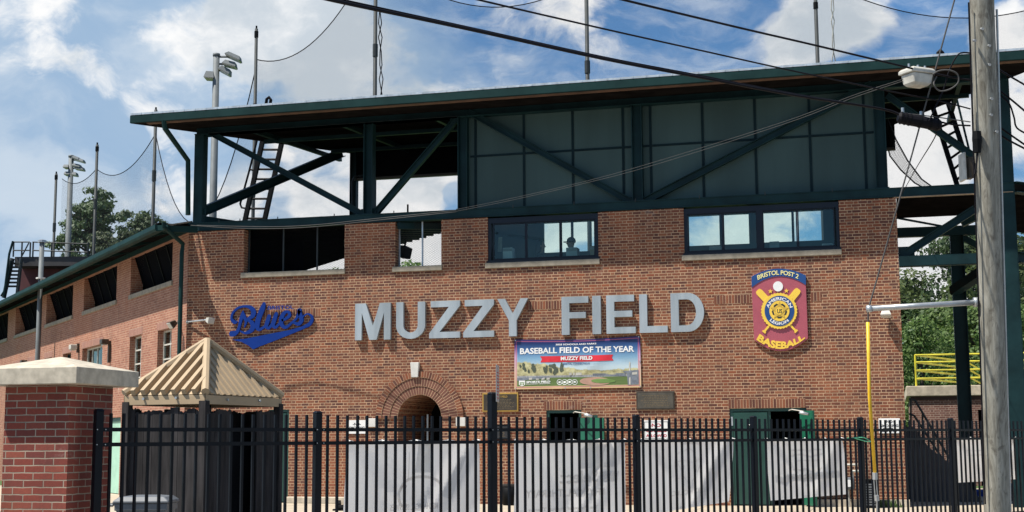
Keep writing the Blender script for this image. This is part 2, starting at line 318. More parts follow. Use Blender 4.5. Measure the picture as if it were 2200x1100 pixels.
# ------------------------------------------------------------------ mesh helpers
class MB:
    """collects shapes for ONE mesh object, in world coordinates"""
    def __init__(s): s.v = []; s.f = []; s.uv = {}; s.marks = []
    def face(s, pts, uv=None):
        i = len(s.v); s.v += [Vector(p) for p in pts]; s.f.append(tuple(range(i, i+len(pts))))
        if uv: s.uv[len(s.f)-1] = uv
        return s
    def hexa(s, a, b):
        """a, b: two rings of 4 points (bottom, top), both anticlockwise seen from the b side"""
        s.loft([a, b], True); return s
    def loft(s, rings, caps=True):
        base = len(s.v); n = len(rings[0]); s.marks.append((base, len(s.f)))
        for r in rings: s.v += [Vector(p) for p in r]
        for k in range(len(rings)-1):
            for i in range(n):
                j = (i+1) % n; o = base+k*n
                s.f.append((o+i, o+j, o+n+j, o+n+i))
        if caps:
            s.f.append(tuple(base+i for i in reversed(range(n)))); o = base+(len(rings)-1)*n
            s.f.append(tuple(o+i for i in range(n)))
        return s
    def box(s, lo, hi):
        (x0,y0,z0),(x1,y1,z1) = lo, hi
        return s.loft([[(x0,y0,z0),(x1,y0,z0),(x1,y1,z0),(x0,y1,z0)], [(x0,y0,z1),(x1,y0,z1),(x1,y1,z1),(x0,y1,z1)]])
    def obox(s, O, U, V, W):
        """box from corner O along three edge vectors (right handed)"""
        O, U, V, W = Vector(O), Vector(U), Vector(V), Vector(W)
        if U.cross(V).dot(W) < 0: U, V = V, U
        return s.loft([[O, O+U, O+U+V, O+V], [O+W, O+U+W, O+U+V+W, O+V+W]])
    def beam(s, p0, p1, wid, hei, up=VZ):
        p0, p1 = Vector(p0), Vector(p1); d = (p1-p0).normalized(); a = d.cross(up)
        a = a.normalized() if a.length > 1e-5 else VX; b_ = a.cross(d)
        def ring(p): return [p-a*wid/2-b_*hei/2, p-a*wid/2+b_*hei/2, p+a*wid/2+b_*hei/2, p+a*wid/2-b_*hei/2]
        r0, r1 = ring(p0), ring(p1)
        return s.loft([r0[::-1], r1[::-1]])
    def ibeam(s, p0, p1, wid, hei, face=VY, tf=.02):
        """I section: flanges wid deep along `face`, hei across"""
        p0, p1 = Vector(p0), Vector(p1); d = (p1-p0).normalized(); fc = Vector(face); fc = (fc-d*fc.dot(d)).normalized(); c = d.cross(fc)
        h, wd, t = hei/2, wid/2, tf
        prof = [(-h,-wd),(-h,wd),(-h+t,wd),(-h+t,t/2),(h-t,t/2),(h-t,wd),(h,wd),(h,-wd),(h-t,-wd),(h-t,-t/2),(-h+t,-t/2),(-h+t,-wd)]
        return s.loft([[p0+c*x+fc*y for x, y in prof], [p1+c*x+fc*y for x, y in prof]])
    def tube(s, pts, r, n=8, caps=True):
        pts = [Vector(p) for p in pts]; rs = r if isinstance(r, (list, tuple)) else [r]*len(pts); rings = []; prev = None
        for i, p in enumerate(pts):
            d = (pts[min(i+1, len(pts)-1)]-pts[max(i-1, 0)]).normalized()
            if prev is None:
                a = d.cross(VZ if abs(d.z) < .9 else VX).normalized()
            else:
                a = prev-d*prev.dot(d); a = a.normalized() if a.length > 1e-6 else d.orthogonal().normalized()
            prev = a; b_ = d.cross(a)
            rings.append([p+(a*math.cos(t)+b_*math.sin(t))*rs[i] for t in (2*math.pi*k/n for k in range(n))])
        return s.loft(rings, caps)
    def prism(s, pts, ext):
        """polygon pts swept by ext; pts anticlockwise seen from +ext"""
        ext = Vector(ext); a = [Vector(p) for p in pts]
        nrm = Vector((0,0,0))
        for i in range(len(a)): nrm += (a[i]-a[0]).cross(a[(i+1) % len(a)]-a[0])
        if nrm.dot(ext) < 0: a = a[::-1]
        return s.loft([a, [p+ext for p in a]])
    def strip(s, A, B, ext):
        """closed band between two equally long point lists, swept by ext"""
        n = len(A)
        for i in range(n-1): s.prism([A[i], A[i+1], B[i+1], B[i]], ext)
        return s
    def add(s, o, dz=0):
        base = len(s.v); s.v += o.v; k = len(s.f)
        s.f += [tuple(base+i for i in f) for f in o.f]
        for q, u in o.uv.items(): s.uv[k+q] = u
        return s
    def build(s, name, mat, parent=None, smooth=False, origin=None):
        if name in ONE_EACH and len(s.marks) > 1:                 # separate pieces of one kind become parts of their own
            ends = s.marks[1:]+[(len(s.v), len(s.f))]; out = None
            for (v0, f0), (v1, f1) in zip(s.marks, ends):
                q = MB(); q.v = s.v[v0:v1]; q.f = [tuple(i-v0 for i in f) for f in s.f[f0:f1]]; o = q.build(name, mat, parent, smooth); out = out or o
            return out
        me = bpy.data.meshes.new(name)
        if s.v:
            lo = Vector([min(v[i] for v in s.v) for i in range(3)]); hi = Vector([max(v[i] for v in s.v) for i in range(3)])
        else: lo = hi = Vector((0,0,0))
        O = Vector(origin) if origin else Vector(((lo.x+hi.x)/2, (lo.y+hi.y)/2, lo.z))
        me.from_pydata([tuple(v-O) for v in s.v], [], s.f)
        ul = me.uv_layers.new(name='UVMap')
        for p in me.polygons:
            nn = p.normal; t = VZ.cross(nn)
            flat = t.length < .3
            t = VX if flat else t.normalized(); b_ = VY if flat else nn.cross(t)
            cu = s.uv.get(p.index)
            for k, li in enumerate(p.loop_indices):
                if cu: ul.data[li].uv = cu[k]
                else:
                    q = s.v[me.loops[li].vertex_index]; ul.data[li].uv = (q.dot(t), q.dot(b_))
        if smooth:
            for p in me.polygons: p.use_smooth = True
        me.materials.append(mat)
        o = bpy.data.objects.new(name, me); SC.collection.objects.link(o); WORLD_AT[o.name] = O
        if parent:
            o.parent = parent; o.location = O-WORLD_AT[parent.name]
        else: o.location = O
        return o
WORLD_AT = {}
ONE_EACH = {'plinth_kerb','raker','screen_bar','stand_print','wire_standoff','rear_mullion','bolt','grommet','screw','hinge','tie','hanger','rafter','soffit_rafter','joist','rung','counter',
            'emblem_gap','gate_brace','rear_beam','screen_post','pipes','tail_wire','stair_rail','wing_beam','eave_return','pale_print','hip_cap','turf_print','collar','faded_print'}
def tag(o, label=None, cat=None, group=None, kind=None):
    for k, v in (('label', label), ('category', cat), ('group', group), ('kind', kind)):
        if v: o[k] = v
    return o
def thing(name, loc, label, cat, group=None):
    o = bpy.data.objects.new(name, None); SC.collection.objects.link(o); o.location = loc; o.empty_display_size = .3
    WORLD_AT[o.name] = Vector(loc); return tag(o, label, cat, group)
def bevel(o, wd=.01, seg=2):
    m = o.modifiers.new('bevel', 'BEVEL'); m.width = wd; m.segments = seg; m.limit_method = 'ANGLE'; m.angle_limit = R_(40); return o
def ellipsoid(c, rx, ry, rz, nu=14, nv=9, axes=(VX, VY, VZ)):
    m = MB(); c = Vector(c); rings = []
    for j in range(1, nv):
        t = math.pi*j/nv; rr = math.sin(t); z = -math.cos(t)
        rings.append([c+axes[0]*rx*rr*math.cos(p)+axes[1]*ry*rr*math.sin(p)+axes[2]*rz*z for p in (2*math.pi*i/nu for i in range(nu))])
    return m.loft(rings)
def arcpts(cx, cy, r, a0, a1, n):
    return [(cx+r*math.cos(R_(a0+(a1-a0)*i/n)), cy+r*math.sin(R_(a0+(a1-a0)*i/n))) for i in range(n+1)]

def glyphs(s, bold=0., spacing=1.):
    """built-in font outlines as flat mesh data in unit box coordinates (0..1 in x and y) plus aspect"""
    cu = bpy.data.curves.new('t', 'FONT'); cu.body = s; cu.size = 1; cu.offset = bold; cu.extrude = 0; cu.resolution_u = 3; cu.space_character = spacing
    ob = bpy.data.objects.new('t', cu); SC.collection.objects.link(ob)
    dg = bpy.context.evaluated_depsgraph_get(); me = bpy.data.meshes.new_from_object(ob.evaluated_get(dg))
    vs = [v.co.copy() for v in me.vertices]; fs = [tuple(p.vertices) for p in me.polygons]
    bpy.data.objects.remove(ob); bpy.data.curves.remove(cu); bpy.data.meshes.remove(me)
    x0, x1 = min(v.x for v in vs), max(v.x for v in vs); y0, y1 = min(v.y for v in vs), max(v.y for v in vs)
    return [((v.x-x0)/(x1-x0), (v.y-y0)/(y1-y0)) for v in vs], fs, (x1-x0)/(y1-y0)
def text_mb(s, fn, n, depth=.004, bold=0., spacing=1.):
    """fn maps (u,v) of the text box to a world point; n = outward normal"""
    vs, fs, asp = glyphs(s, bold, spacing); m = MB(); n = Vector(n)
    P = [fn(u, v) for u, v in vs]; k = len(P)
    m.v = [p+n*depth for p in P] + P
    for f in fs:
        a, b_, c = (m.v[i] for i in f[:3]); flip = (b_-a).cross(c-a).dot(n) < 0
        g = f[::-1] if flip else f
        m.f.append(tuple(g))
    edges = {}
    for f in m.f:
        for i in range(len(f)):
            e = (f[i], f[(i+1) % len(f)]); edges[e] = 1
    for (a, b_) in list(edges):
        if (b_, a) not in edges: m.f.append((b_, a, a+k, b_+k))
    return m
def rect_fn(A, B, C, D):
    """bilinear map: A lower left, B lower right, C upper right, D upper left"""
    A, B, C, D = map(Vector, (A, B, C, D))
    return lambda u, v: A*(1-u)*(1-v)+B*u*(1-v)+C*u*v+D*(1-u)*v

def wall(m, O, U, N, length, z0, z1, th, holes, skip_top=False):
    """brick wall slab with rectangular holes (u0,u1,za,zb) and their reveals; O = outer face origin at z=0"""
    O, U, N = Vector(O), Vector(U), Vector(N)
    us = sorted({0, length, *[h[0] for h in holes], *[h[1] for h in holes]}); zs = sorted({z0, z1, *[max(z0, h[2]) for h in holes], *[min(z1, h[3]) for h in holes]})
    inside = lambda u, z: any(h[0] < u < h[1] and h[2] < z < h[3] for h in holes)
    P = lambda u, z, d=0.: O+U*u+VZ*z-N*d
    flip = U.cross(VZ).dot(N) < 0
    def q(pts): m.face(pts[::-1] if flip else pts)
    for i in range(len(us)-1):
        for j in range(len(zs)-1):
            uc, zc = (us[i]+us[i+1])/2, (zs[j]+zs[j+1])/2
            if inside(uc, zc): continue
            a, b_, c, d = us[i], us[i+1], zs[j], zs[j+1]
            q([P(a,c), P(b_,c), P(b_,d), P(a,d)]); q([P(b_,c,th), P(a,c,th), P(a,d,th), P(b_,d,th)])
            left_open = i == 0 or inside((us[i-1]+us[i])/2, zc); right_open = i == len(us)-2 or inside((us[i+1]+us[i+2])/2, zc)
            bot_open = j == 0 or inside(uc, (zs[j-1]+zs[j])/2); top_open = j == len(zs)-2 or inside(uc, (zs[j+1]+zs[j+2])/2)
            if left_open: q([P(a,c,th), P(a,c), P(a,d), P(a,d,th)])
            if right_open: q([P(b_,c), P(b_,c,th), P(b_,d,th), P(b_,d)])
            if bot_open: q([P(a,c,th), P(b_,c,th), P(b_,c), P(a,c)])
            if top_open: q([P(a,d), P(b_,d), P(b_,d,th), P(a,d,th)])
    return m

# ------------------------------------------------------------------ ground
g = MB().face([(-400,-200,-.004),(500,-200,-.004),(500,700,-.004),(-400,700,-.004)]).build('ground', M_LOT); tag(g, kind='structure')
g = MB().face([(-40,-9,0),(45,-9,0),(45,12,0),(-40,40,0)]).build('pavement', M_GROUND); tag(g, kind='structure')
g = MB().face([(-300,12,.004),(400,12,.004),(400,600,.004),(-300,600,.004)]).build('ball_field', M_TURF); tag(g, kind='structure')

# ------------------------------------------------------------------ main block of the stadium
HS = math.sqrt(.5)
BX0, BX1, TH = 0.0, 17.6, .36
Z_BRICK, Z_BEAM0, Z_BEAM1 = 6.87, 6.885, 7.10
Z_CH0, Z_CH1, Z_RF0, Z_RF1 = 9.45, 9.60, 9.52, 9.72
OV = 1.25
stad = thing('stadium_building', (8.8, .2, 0), 'brick stadium block with press windows below and dark green steel trusses under a broad roof', 'stadium')
X = lambda px, py: fy(px, py).x
Z = lambda px, py: fy(px, py).z
# openings: upper windows
z_s = 5.62                                                       # underside of the sills
W1 = (X(524,540), X(740,540)); W2 = (X(849,530), X(948,530)); W3 = (X(1048,520), X(1285.5,520)); W4 = (X(1469.5,500), X(1804,500))
zs_top = z_s+.13
up = [(W1[0], W1[1], zs_top, Z_BRICK), (W2[0], W2[1], zs_top, Z_BRICK), (W3[0], W3[1], zs_top, Z_BRICK), (W4[0], W4[1], zs_top, Z_BRICK)]
# doors and archway
D1 = (X(1174,950), X(1250,950)); D2 = (X(1569,950), X(1735,950)); zD1, zD2 = Z(1210,881), Z(1650,877)
D0 = (X(576,960), X(620,960)); zD0 = Z(600,880)
ax, ar = X(902,900), (X(949,900)-X(855,900))/2; z_sp = Z(902,848)-ar
AR = ar+.01
holes = up+[(D1[0], D1[1], -1, zD1), (D2[0], D2[1], -1, zD2), (D0[0], D0[1], -1, zD0), (ax-ar, ax+ar, -1, z_sp+AR)]
m = MB(); wall(m, (0,0,0), VX, -VY, BX1, 0, Z_BRICK, TH, holes)
arc = arcpts(ax, z_sp, ar, 180, 0, 24)
for i in range(24):                                              # spandrels and the vault of the arch
    (xa, za), (xb, zb) = arc[i], arc[i+1]
    m.face([(xa,0,za),(xb,0,zb),(xb,0,z_sp+AR),(xa,0,z_sp+AR)])
    m.face([(xb,0,zb),(xa,0,za),(xa,2.5,za),(xb,2.5,zb)])
for xs, sgn in ((ax-ar, 1), (ax+ar, -1)):
    pts = [(xs,TH,0),(xs,2.5,0),(xs,2.5,z_sp),(xs,TH,z_sp)]; m.face(pts if sgn > 0 else pts[::-1])
m.obox((BX1-TH,TH,0), VX*TH, VY*8, VZ*Z_BRICK)
m.build('wall', M_BRICK, stad)
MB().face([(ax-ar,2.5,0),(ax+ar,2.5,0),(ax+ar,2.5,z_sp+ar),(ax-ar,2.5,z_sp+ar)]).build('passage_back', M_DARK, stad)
# arch rings
ra, rb, rc = ar+.004, ar+(X(965,900)-X(949,900))*1.0, 0
def ring(r0, r1, y0, y1, mat, name, tilt=0):
    m = MB(); n = 40
    for i in range(n):
        t0, t1 = math.pi*(1-i/n), math.pi*(1-(i+1)/n)
        def p(r, t, y): return (ax+r*math.cos(t), y, z_sp+r*math.sin(t))
        rm = (r0+r1)/2; u0, u1 = i*math.pi*rm/n, (i+1)*math.pi*rm/n; k = .205*7; h = r1-r0
        m.face([p(r0,t0,y1),p(r0,t1,y1),p(r1,t1,y1),p(r1,t0,y1)], [(u0,k),(u1,k),(u1,k+min(h,.2)),(u0,k+min(h,.2))])
        m.face([p(r1,t0,y1),p(r1,t1,y1),p(r1,t1,y0),p(r1,t0,y0)]); m.face([p(r0,t1,y1),p(r0,t0,y1),p(r0,t0,y0),p(r0,t1,y0)])
    for x0, x1 in ((ax-r1, ax-r0), (ax+r0, ax+r1)):
        m.face([(x0,y1,z_sp),(x0,y0,z_sp),(x1,y0,z_sp),(x1,y1,z_sp)])
    return m.build(name, mat, stad)
px_m = (X(990,900)-X(802,900))/2
r1_, r2_, r3_ = ar+.205, ar+.41, max(ar+.50, px_m)
ring(ar, r1_, 0, -.030, M_ARCH, 'arch_ring'); ring(r1_+.002, r2_, 0, -.045, M_ARCH, 'arch_ring'); ring(r2_+.002, r3_, 0, -.060, M_SOLDIER, 'arch_hood')
for x0, x1 in ((X(790,910), X(809,910)), (X(981,907), X(1001,907))):
    bevel(MB().box((x0,-.07,z_sp-.21),(x1,.0-.001,z_sp-.002)).build('impost_block', M_LIME, stad), .008)
kz0, kz1 = Z(893,811), Z(893,779)
k0, k1, k2, k3 = X(886.5,811), X(900.5,811), X(884,779), X(902.5,779)
bevel(MB().prism([(k0,-.001,kz0),(k1,-.001,kz0),(k3,-.001,kz1),(k2,-.001,kz1)], (0,-.10,0)).build('keystone', M_LIME, stad), .01)
MB().beam((ax-ar+.55,.9,.1), (ax+ar-.02,.9,z_sp+.05), .05, .05).beam((ax-.1,.9,0),(ax-.1,.9,z_sp+.1),.04,.04).build('gate_brace', M_GALV, stad)
# sills, lintels, plinth
for (a, b_) in (W1, W2, W3, W4):
    bevel(MB().box((a-.06,-.05,z_s),(b_+.03,.28,zs_top)).build('window_sill', M_SILL, stad), .01)
def lintel(x0, x1, z0, z1=None, name='lintel'):
    z1 = z1 or z0+.205; n = MB(); v0 = .205*30
    n.face([(x0,-.004,z0),(x1,-.004,z0),(x1,-.004,z1),(x0,-.004,z1)], [(0,v0),(x1-x0,v0),(x1-x0,v0+.204),(0,v0+.204)])
    n.face([(x0,-.004,z1),(x1,-.004,z1),(x1,0,z1),(x0,0,z1)]); n.face([(x0,0,z0),(x1,0,z0),(x1,-.004,z0),(x0,-.004,z0)])
    return n.build(name, M_SOLDIER, stad)
lintel(D1[0]-.05, D1[1]+.02, zD1+.003); lintel(D2[0]-.02, D2[1]-.02, zD2+.003)
zb = Z(1170,665)
lintel(X(1131,655), X(1205,655), zb); lintel(X(1534,640), X(1612,640), zb); lintel(X(1742,640), X(1765,640), zb); lintel(X(592,680), X(690,680), zb); lintel(X(560,680), X(592,680), zb)
m = MB(); mx0 = [(D0[1]+.02, ax-ar-.02), (X(1738,1070), BX1+.02)]
for a, b_ in mx0: m.box((a,-.22,0),(b_,-.001,.155))
bevel(m.build('plinth_kerb', M_CONC, stad), .015)
# window frames of the two press windows
def press_window(x0, x1, z0, z1, stops, mids):
    y0 = .02; d = .14
    fr = MB()
    t = .075
    fr.box((x0+.005,y0,z0+.002),(x1-.005,y0+d,z0+t)); fr.box((x0+.005,y0,z1-.13),(x1-.005,y0+d,z1-.002))
    fr.box((x0+.005,y0,z0+t+.001),(x0+t,y0+d,z1-.131)); fr.box((x1-t,y0,z0+t+.001),(x1-.005,y0+d,z1-.131))
    fr.box((x0-.02,-.035,z0-.002),(x1+.02,y0-.001,z0+.045))
    for mm in mids: fr.box((mm-.075,y0-.004,z0+t+.001),(mm+.075,y0+d,z1-.131))
    wnd = fr.build('window', M_NAVY, stad)
    edges = stops
    for a, b_ in edges:
        s_ = MB(); q = .028; za, zc = z0+t+.002, z1-.132
        s_.box((a,y0+.03,za),(b_,y0+.08,za+q)); s_.box((a,y0+.03,zc-q),(b_,y0+.08,zc)); s_.box((a,y0+.03,za+q+.001),(a+q,y0+.08,zc-q-.001)); s_.box((b_-q,y0+.03,za+q+.001),(b_,y0+.08,zc-q-.001))
        sash = s_.build('sash', M_NAVY, wnd)
        MB().face([(a+q,y0+.055,za+q),(b_-q,y0+.055,za+q),(b_-q,y0+.055,zc-q),(a+q,y0+.055,zc-q)]).build('pane', M_GLASS, wnd)
    return wnd
xx = lambda px, y: X(px, y)
press_window(W3[0], W3[1], zs_top, Z_BRICK-.02, [(xx(1058,520), xx(1129,520)), (xx(1129.5,520), xx(1203,520)), (xx(1203.5,520), xx(1278,520))], [])
press_window(W4[0], W4[1], zs_top, Z_BRICK-.02, [(xx(1477,500), xx(1552.5,500)), (xx(1553,500), xx(1627,500)), (xx(1638,500), xx(1713,500)), (xx(1713.5,500), xx(1794,500))], [xx(1632.5,500)])
# the press room behind them: floor, ceiling, rear wall with its own openings
YR = 2.3; RX0, RX1 = W2[1]+.12, BX1-TH-.01; RZ0, RZ1 = 4.75, 7.07
rear = []
for a, b_, c, d in ((1167,1276,541,476), (1478.5,1609,526,458), (1639,1769,518.5,450)):
    rear.append((fy(a,510,YR).x-RX0, fy(b_,490,YR).x-RX0, fy((a+b_)/2,c,YR).z, min(RZ1-.03, fy((a+b_)/2,d,YR).z)))
m = MB(); wall(m, (RX0,YR,0), VX, -VY, RX1-RX0, RZ0, RZ1, .15, rear)
m.box((RX0,TH+.002,RZ0-.2),(RX1,YR+.15,RZ0-.001)); m.box((RX0,TH+.002,RZ1+.001),(RX1,YR+.15,RZ1+.03))
m.box((RX0-.1,TH+.002,RZ0-.2),(RX0-.001,YR+.15,RZ1+.03))
xm = fy(1380,500,1.5).x; m.box((xm-.06,TH+.002,RZ0),(xm+.06,YR-.001,RZ1))
m.build('press_room', M_ROOM, stad)
m = MB()
for px, py in ((1203.5,510),(1228.6,505),(1548,490),(1703,480)):
    p = fy(px,py,YR); h = [r for r in rear if r[0] <= p.x-RX0 <= r[1]][0]; m.box((p.x-.03,YR+.02,h[2]),(p.x+.03,YR+.08,h[3]))
m.build('rear_mullion', M_NAVY, stad)
zt = RZ0+.80                                                    # the long counter under the windows, top only
MB().box((RX0+.02,TH+.25,zs_top-.06),(xm-.07,TH+.95,zs_top-.01)).box((xm+.07,TH+.25,zs_top-.06),(RX1-.02,TH+.95,zs_top-.01)).build('counter', M_DARK, stad)
# lower storey: dark interior behind the doors
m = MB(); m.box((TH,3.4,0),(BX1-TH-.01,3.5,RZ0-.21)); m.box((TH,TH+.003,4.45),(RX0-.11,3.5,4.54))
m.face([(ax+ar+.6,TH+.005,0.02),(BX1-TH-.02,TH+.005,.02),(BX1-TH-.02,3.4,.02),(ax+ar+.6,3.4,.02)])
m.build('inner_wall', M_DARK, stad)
# mesh screens in the two open windows with their posts
def screen(x0, x1, bars, mat):
    s_ = MB().face([(x0,.26,zs_top),(x1,.26,zs_top),(x1,.26,Z_BEAM0+.1),(x0,.26,Z_BEAM0+.1)]).build('wire_screen', mat, stad)
    b_ = MB()
    for bx in bars: b_.box((bx-.018,.225,zs_top+.001),(bx+.018,.255,Z_BEAM0+.1))
    b_.build('screen_post', M_GALV if mat is M_CHAINLT else M_MAST, s_)
screen(W1[0], W1[1], [W1[0]+.03, X(600.5,540), X(673.5,540)], M_CHAIN); screen(W2[0], W2[1], [X(901,530), W2[0]+.03], M_CHAINLT)
# deck over the open bays and the left wing; its field edge runs parallel to the wing
zu = 6.93
e1, e2 = fz(650,583,zu), fz(925,497,zu)
dd = Vector((-HS, HS, 0)); eA = e2-dd*((e2.y-.4)/HS) if e2.y > .4 else e2
far = e1+dd*22
m = MB(); m.prism([(TH,.02,zu),(RX0-.12,.02,zu),(RX0-.12,max(.5,eA.y),zu),(e2.x,e2.y,zu),(e1.x,e1.y,zu),(far.x,far.y,zu),(far.x-8*HS+2.9,far.y-8*HS+2.9,zu),(-HS*1.0+.6,HS*1.0,zu)], (0,0,.13))
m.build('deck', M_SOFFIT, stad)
m = MB()
for k in range(9):
    p = e2-dd*1.4+dd*(k*.42); m.beam(p+Vector((0,0,-.06)), p+Vector((-1.6*HS,-1.6*HS,-.16)), .08, .16)
m.build('joist', M_STEEL, stad)
# ring beam on the wall head, columns, chords, braces
XR = 20.1
m = MB(); 
m.ibeam((-.02,.10,(Z_BEAM0+Z_BEAM1)/2), (XR,.10,(Z_BEAM0+Z_BEAM1)/2), .26, Z_BEAM1-Z_BEAM0, VY)
m.box((-.02,-.012,Z_BEAM0+.02),(XR,.02,Z_BEAM1-.02))
m.build('ring_beam', M_STEEL, stad)
ins = MB()                                                      # short standoffs along the beam
for px in (472,517,598,719,847,1003,1103,1234,1366,1504,1645,1790): ins.tube([(X(px,455),-.03,Z_BEAM1-.03),(X(px,455),-.03,Z_BEAM1+.05)], .012, 6)
ins.build('wire_standoff', M_MAST, stad)
cols = [(.23,.26),(4.90,.24),(7.37,.24),(11.71,.25),(17.31,.26),(19.95,.36)]
for i, (cx, wd) in enumerate(cols):
    z0 = 0 if i == 5 else Z_BEAM1
    m = MB(); m.ibeam((cx,.12,z0), (cx,.12,Z_CH0), .24, wd, VY, .022)
    if i in (0, 5): m.box((cx-wd/2+.02,-.005,z0),(cx+wd/2-.02,.02,Z_CH0))
    m.box((cx-wd/2-.03,-.01,Z_BEAM1),(cx+wd/2+.03,.26,Z_BEAM1+.025)) if i < 5 else None
    m.build('column', M_STEEL, stad)
m = MB(); m.ibeam((.1,.10,(Z_CH0+Z_CH1)/2+.02), (XR,.10,(Z_CH0+Z_CH1)/2+.02), .26, .26, VY); m.build('top_chord', M_STEEL, stad)
def brace(a, b_, y=.12, hw=.15):
    p0, p1 = fy(*a, y), fy(*b_, y)
    return MB().ibeam(p0, p1, .15, hw, VY, .016).build('brace', M_STEEL, stad)
brace((448,283),(785,463)); brace((806,459),(980,257)); brace((1006,240),(1362,437)); brace((1378,436),(1880,178), .10, .17)
def brace2(): return brace((1905,205),(2100,342), .14, .15)
brace2()
for px, py, sx, sz in ((447,286,.20,.22),(792,455,.40,.16),(1368,428,.42,.12),(975,257,.2,.2),(1882,190,.2,.2),(432,455,.26,.16)):
    p = fy(px, py, .09); MB().box((p.x-sx/2,.085,p.z-sz/2),(p.x+sx/2,.105,p.z+sz/2)).build('gusset_plate', M_STEEL, stad)
# cladding with raised joint trims, column C to column E
cx0, cx1 = 7.49, 17.2
MB().box((cx0,.20,Z_BEAM1-.02),(cx1,.26,Z_CH0+.05)).build('cladding', M_PANEL, stad)
m = MB()
for px, py in ((1022,350),(1126,340),(1231,330),(1339,320),(1398,310),(1510,305),(1623,300),(1740,290),(1857,285)):
    x = fy(px,py,.2).x; m.box((x-.030,.182,Z_BEAM1),(x+.030,.1999,Z_CH0))
zj = fy(1354,316,.2).z
xs = [cx0]+[fy(px,300,.2).x for px in (1022,1126,1231,1339,1398,1510,1623,1740,1857)]+[cx1]
for a, b_ in zip(xs, xs[1:]): m.box((a+.031,.184,zj-.026),(b_-.031,.1999,zj+.026))
m.build('joint_trim', M_BATTEN, stad)
m = MB(); m.box((cx0+.1,.262,Z_BEAM1),(cx1-.1,2.2,Z_CH0+.05)); m.build('light_stop', M_DARK, stad)  # unseen dark box behind the cladding, added against light leaks
# upper roof: ends follow the corner bisectors, rises gently towards the field
bis = Vector((.3827,.9239,.063)); bisR = Vector((-.3827,.9239,.063))
A0, A1 = Vector((-1.03,-OV,Z_RF0)), Vector((XR+1.03,-OV,Z_RF0)); LR = 9.6
B0, B1 = A0+bis*LR, A1+bisR*LR
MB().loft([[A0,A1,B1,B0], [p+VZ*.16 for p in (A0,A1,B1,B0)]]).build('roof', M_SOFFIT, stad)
m = MB(); m.box((A0.x-.01,-OV-.05,Z_RF0),(A1.x+.01,-OV-.001,Z_RF1)); m.loft([[A0+Vector((-.01,0,0)),A0+Vector((.03,0,0)),B0+Vector((.03,0,0)),B0+Vector((-.01,0,0))],[p+VZ*.2 for p in (A0+Vector((-.01,0,0)),A0+Vector((.03,0,0)),B0+Vector((.03,0,0)),B0+Vector((-.01,0,0)))]])
bevel(m.build('fascia', M_STEEL2, stad), .012)
m = MB(); zr = Z_RF1+.002; m.loft([[(A0.x,-OV-.055,zr),(A1.x,-OV-.055,zr),(A1.x-.3,.5,zr+.04),(A0.x+.3,.5,zr+.04)],[(A0.x,-OV-.055,zr+.05),(A1.x,-OV-.055,zr+.05),(A1.x-.3,.5,zr+.09),(A0.x+.3,.5,zr+.09)]])
x = A0.x+.3
while x < A1.x-.2: m.box((x,-OV-.062,zr+.005),(x+.02,-OV+.1,zr+.05)); x += .3
m.build('roof_edge', M_ROOFEDGE, stad)
m = MB(); m.box((-.6,-OV+.002,Z_RF0-.02),(XR+.6,-OV+.16,Z_RF0-.001)); m.build('eave_board', M_BOARD, stad)
m = MB()
for k in range(8):
    x = 1.6+k*2.5; m.beam((x,.35,Z_RF0-.01), (x,6.3,Z_RF0+.38), .10, .12)
for y, z in ((1.8,Z_RF0+.02),(4.2,Z_RF0+.17)): m.beam((.5+.4*y,y,z),(XR-.4*y,y,z),.1,.1)
m.build('rafter', M_STEEL, stad)
MB().box((.5,-.03,Z_CH0-.035),(7.25,.23,Z_CH0-.012)).build('chord_flange', plain('flange_grey', (.085,.10,.10), .5), stad)  # lighter grey strip along the underside of the top chord
# rear frame: columns at the field side, solid drop panel and beams in the plane of the roof end
C0 = Vector((.25,.15,0)); bh = Vector((.3827,.9239,0))
rp = C0+bh*5.65
MB().ibeam((rp.x,rp.y,Z_BEAM1-.3), (rp.x,rp.y,Z_RF0+.4), .2, .2, VY).build('column', M_STEEL, stad)
pz = fy(803,381,rp.y).z
MB().box((rp.x-.05,rp.y,pz),(XR-rp.x,rp.y+.12,Z_RF0+.54)).build('rear_panel', M_DARK, stad)
m = MB(); m.box((rp.x-.05,rp.y-.06,pz-.07),(XR-rp.x,rp.y+.1,pz-.002)); m.build('rear_flange', plain('rear_flange_brown', (.07,.062,.055), .6), stad)
q0 = at(441,452,C0,Vector((.9239,-.3827,0))); q1 = at(735,328,C0,Vector((.9239,-.3827,0)))
MB().ibeam(q0, q1, .2, .24, Vector((.9239,-.3827,0)), .02).build('brace', M_STEEL, stad)
MB().beam(C0+VZ*(Z_BEAM1+.09), rp+VZ*(Z_BEAM1+.09), .2, .22).build('end_beam', M_STEEL, stad)
m = MB(); pc = fy(756,400,rp.y-.15); m.tube([fy(757,452,rp.y-.15), fy(757,390,rp.y-.15), fy(762,379,rp.y-.15), fy(780,377,rp.y-.15)], .03, 6); m.build('conduit', M_MAST, stad)
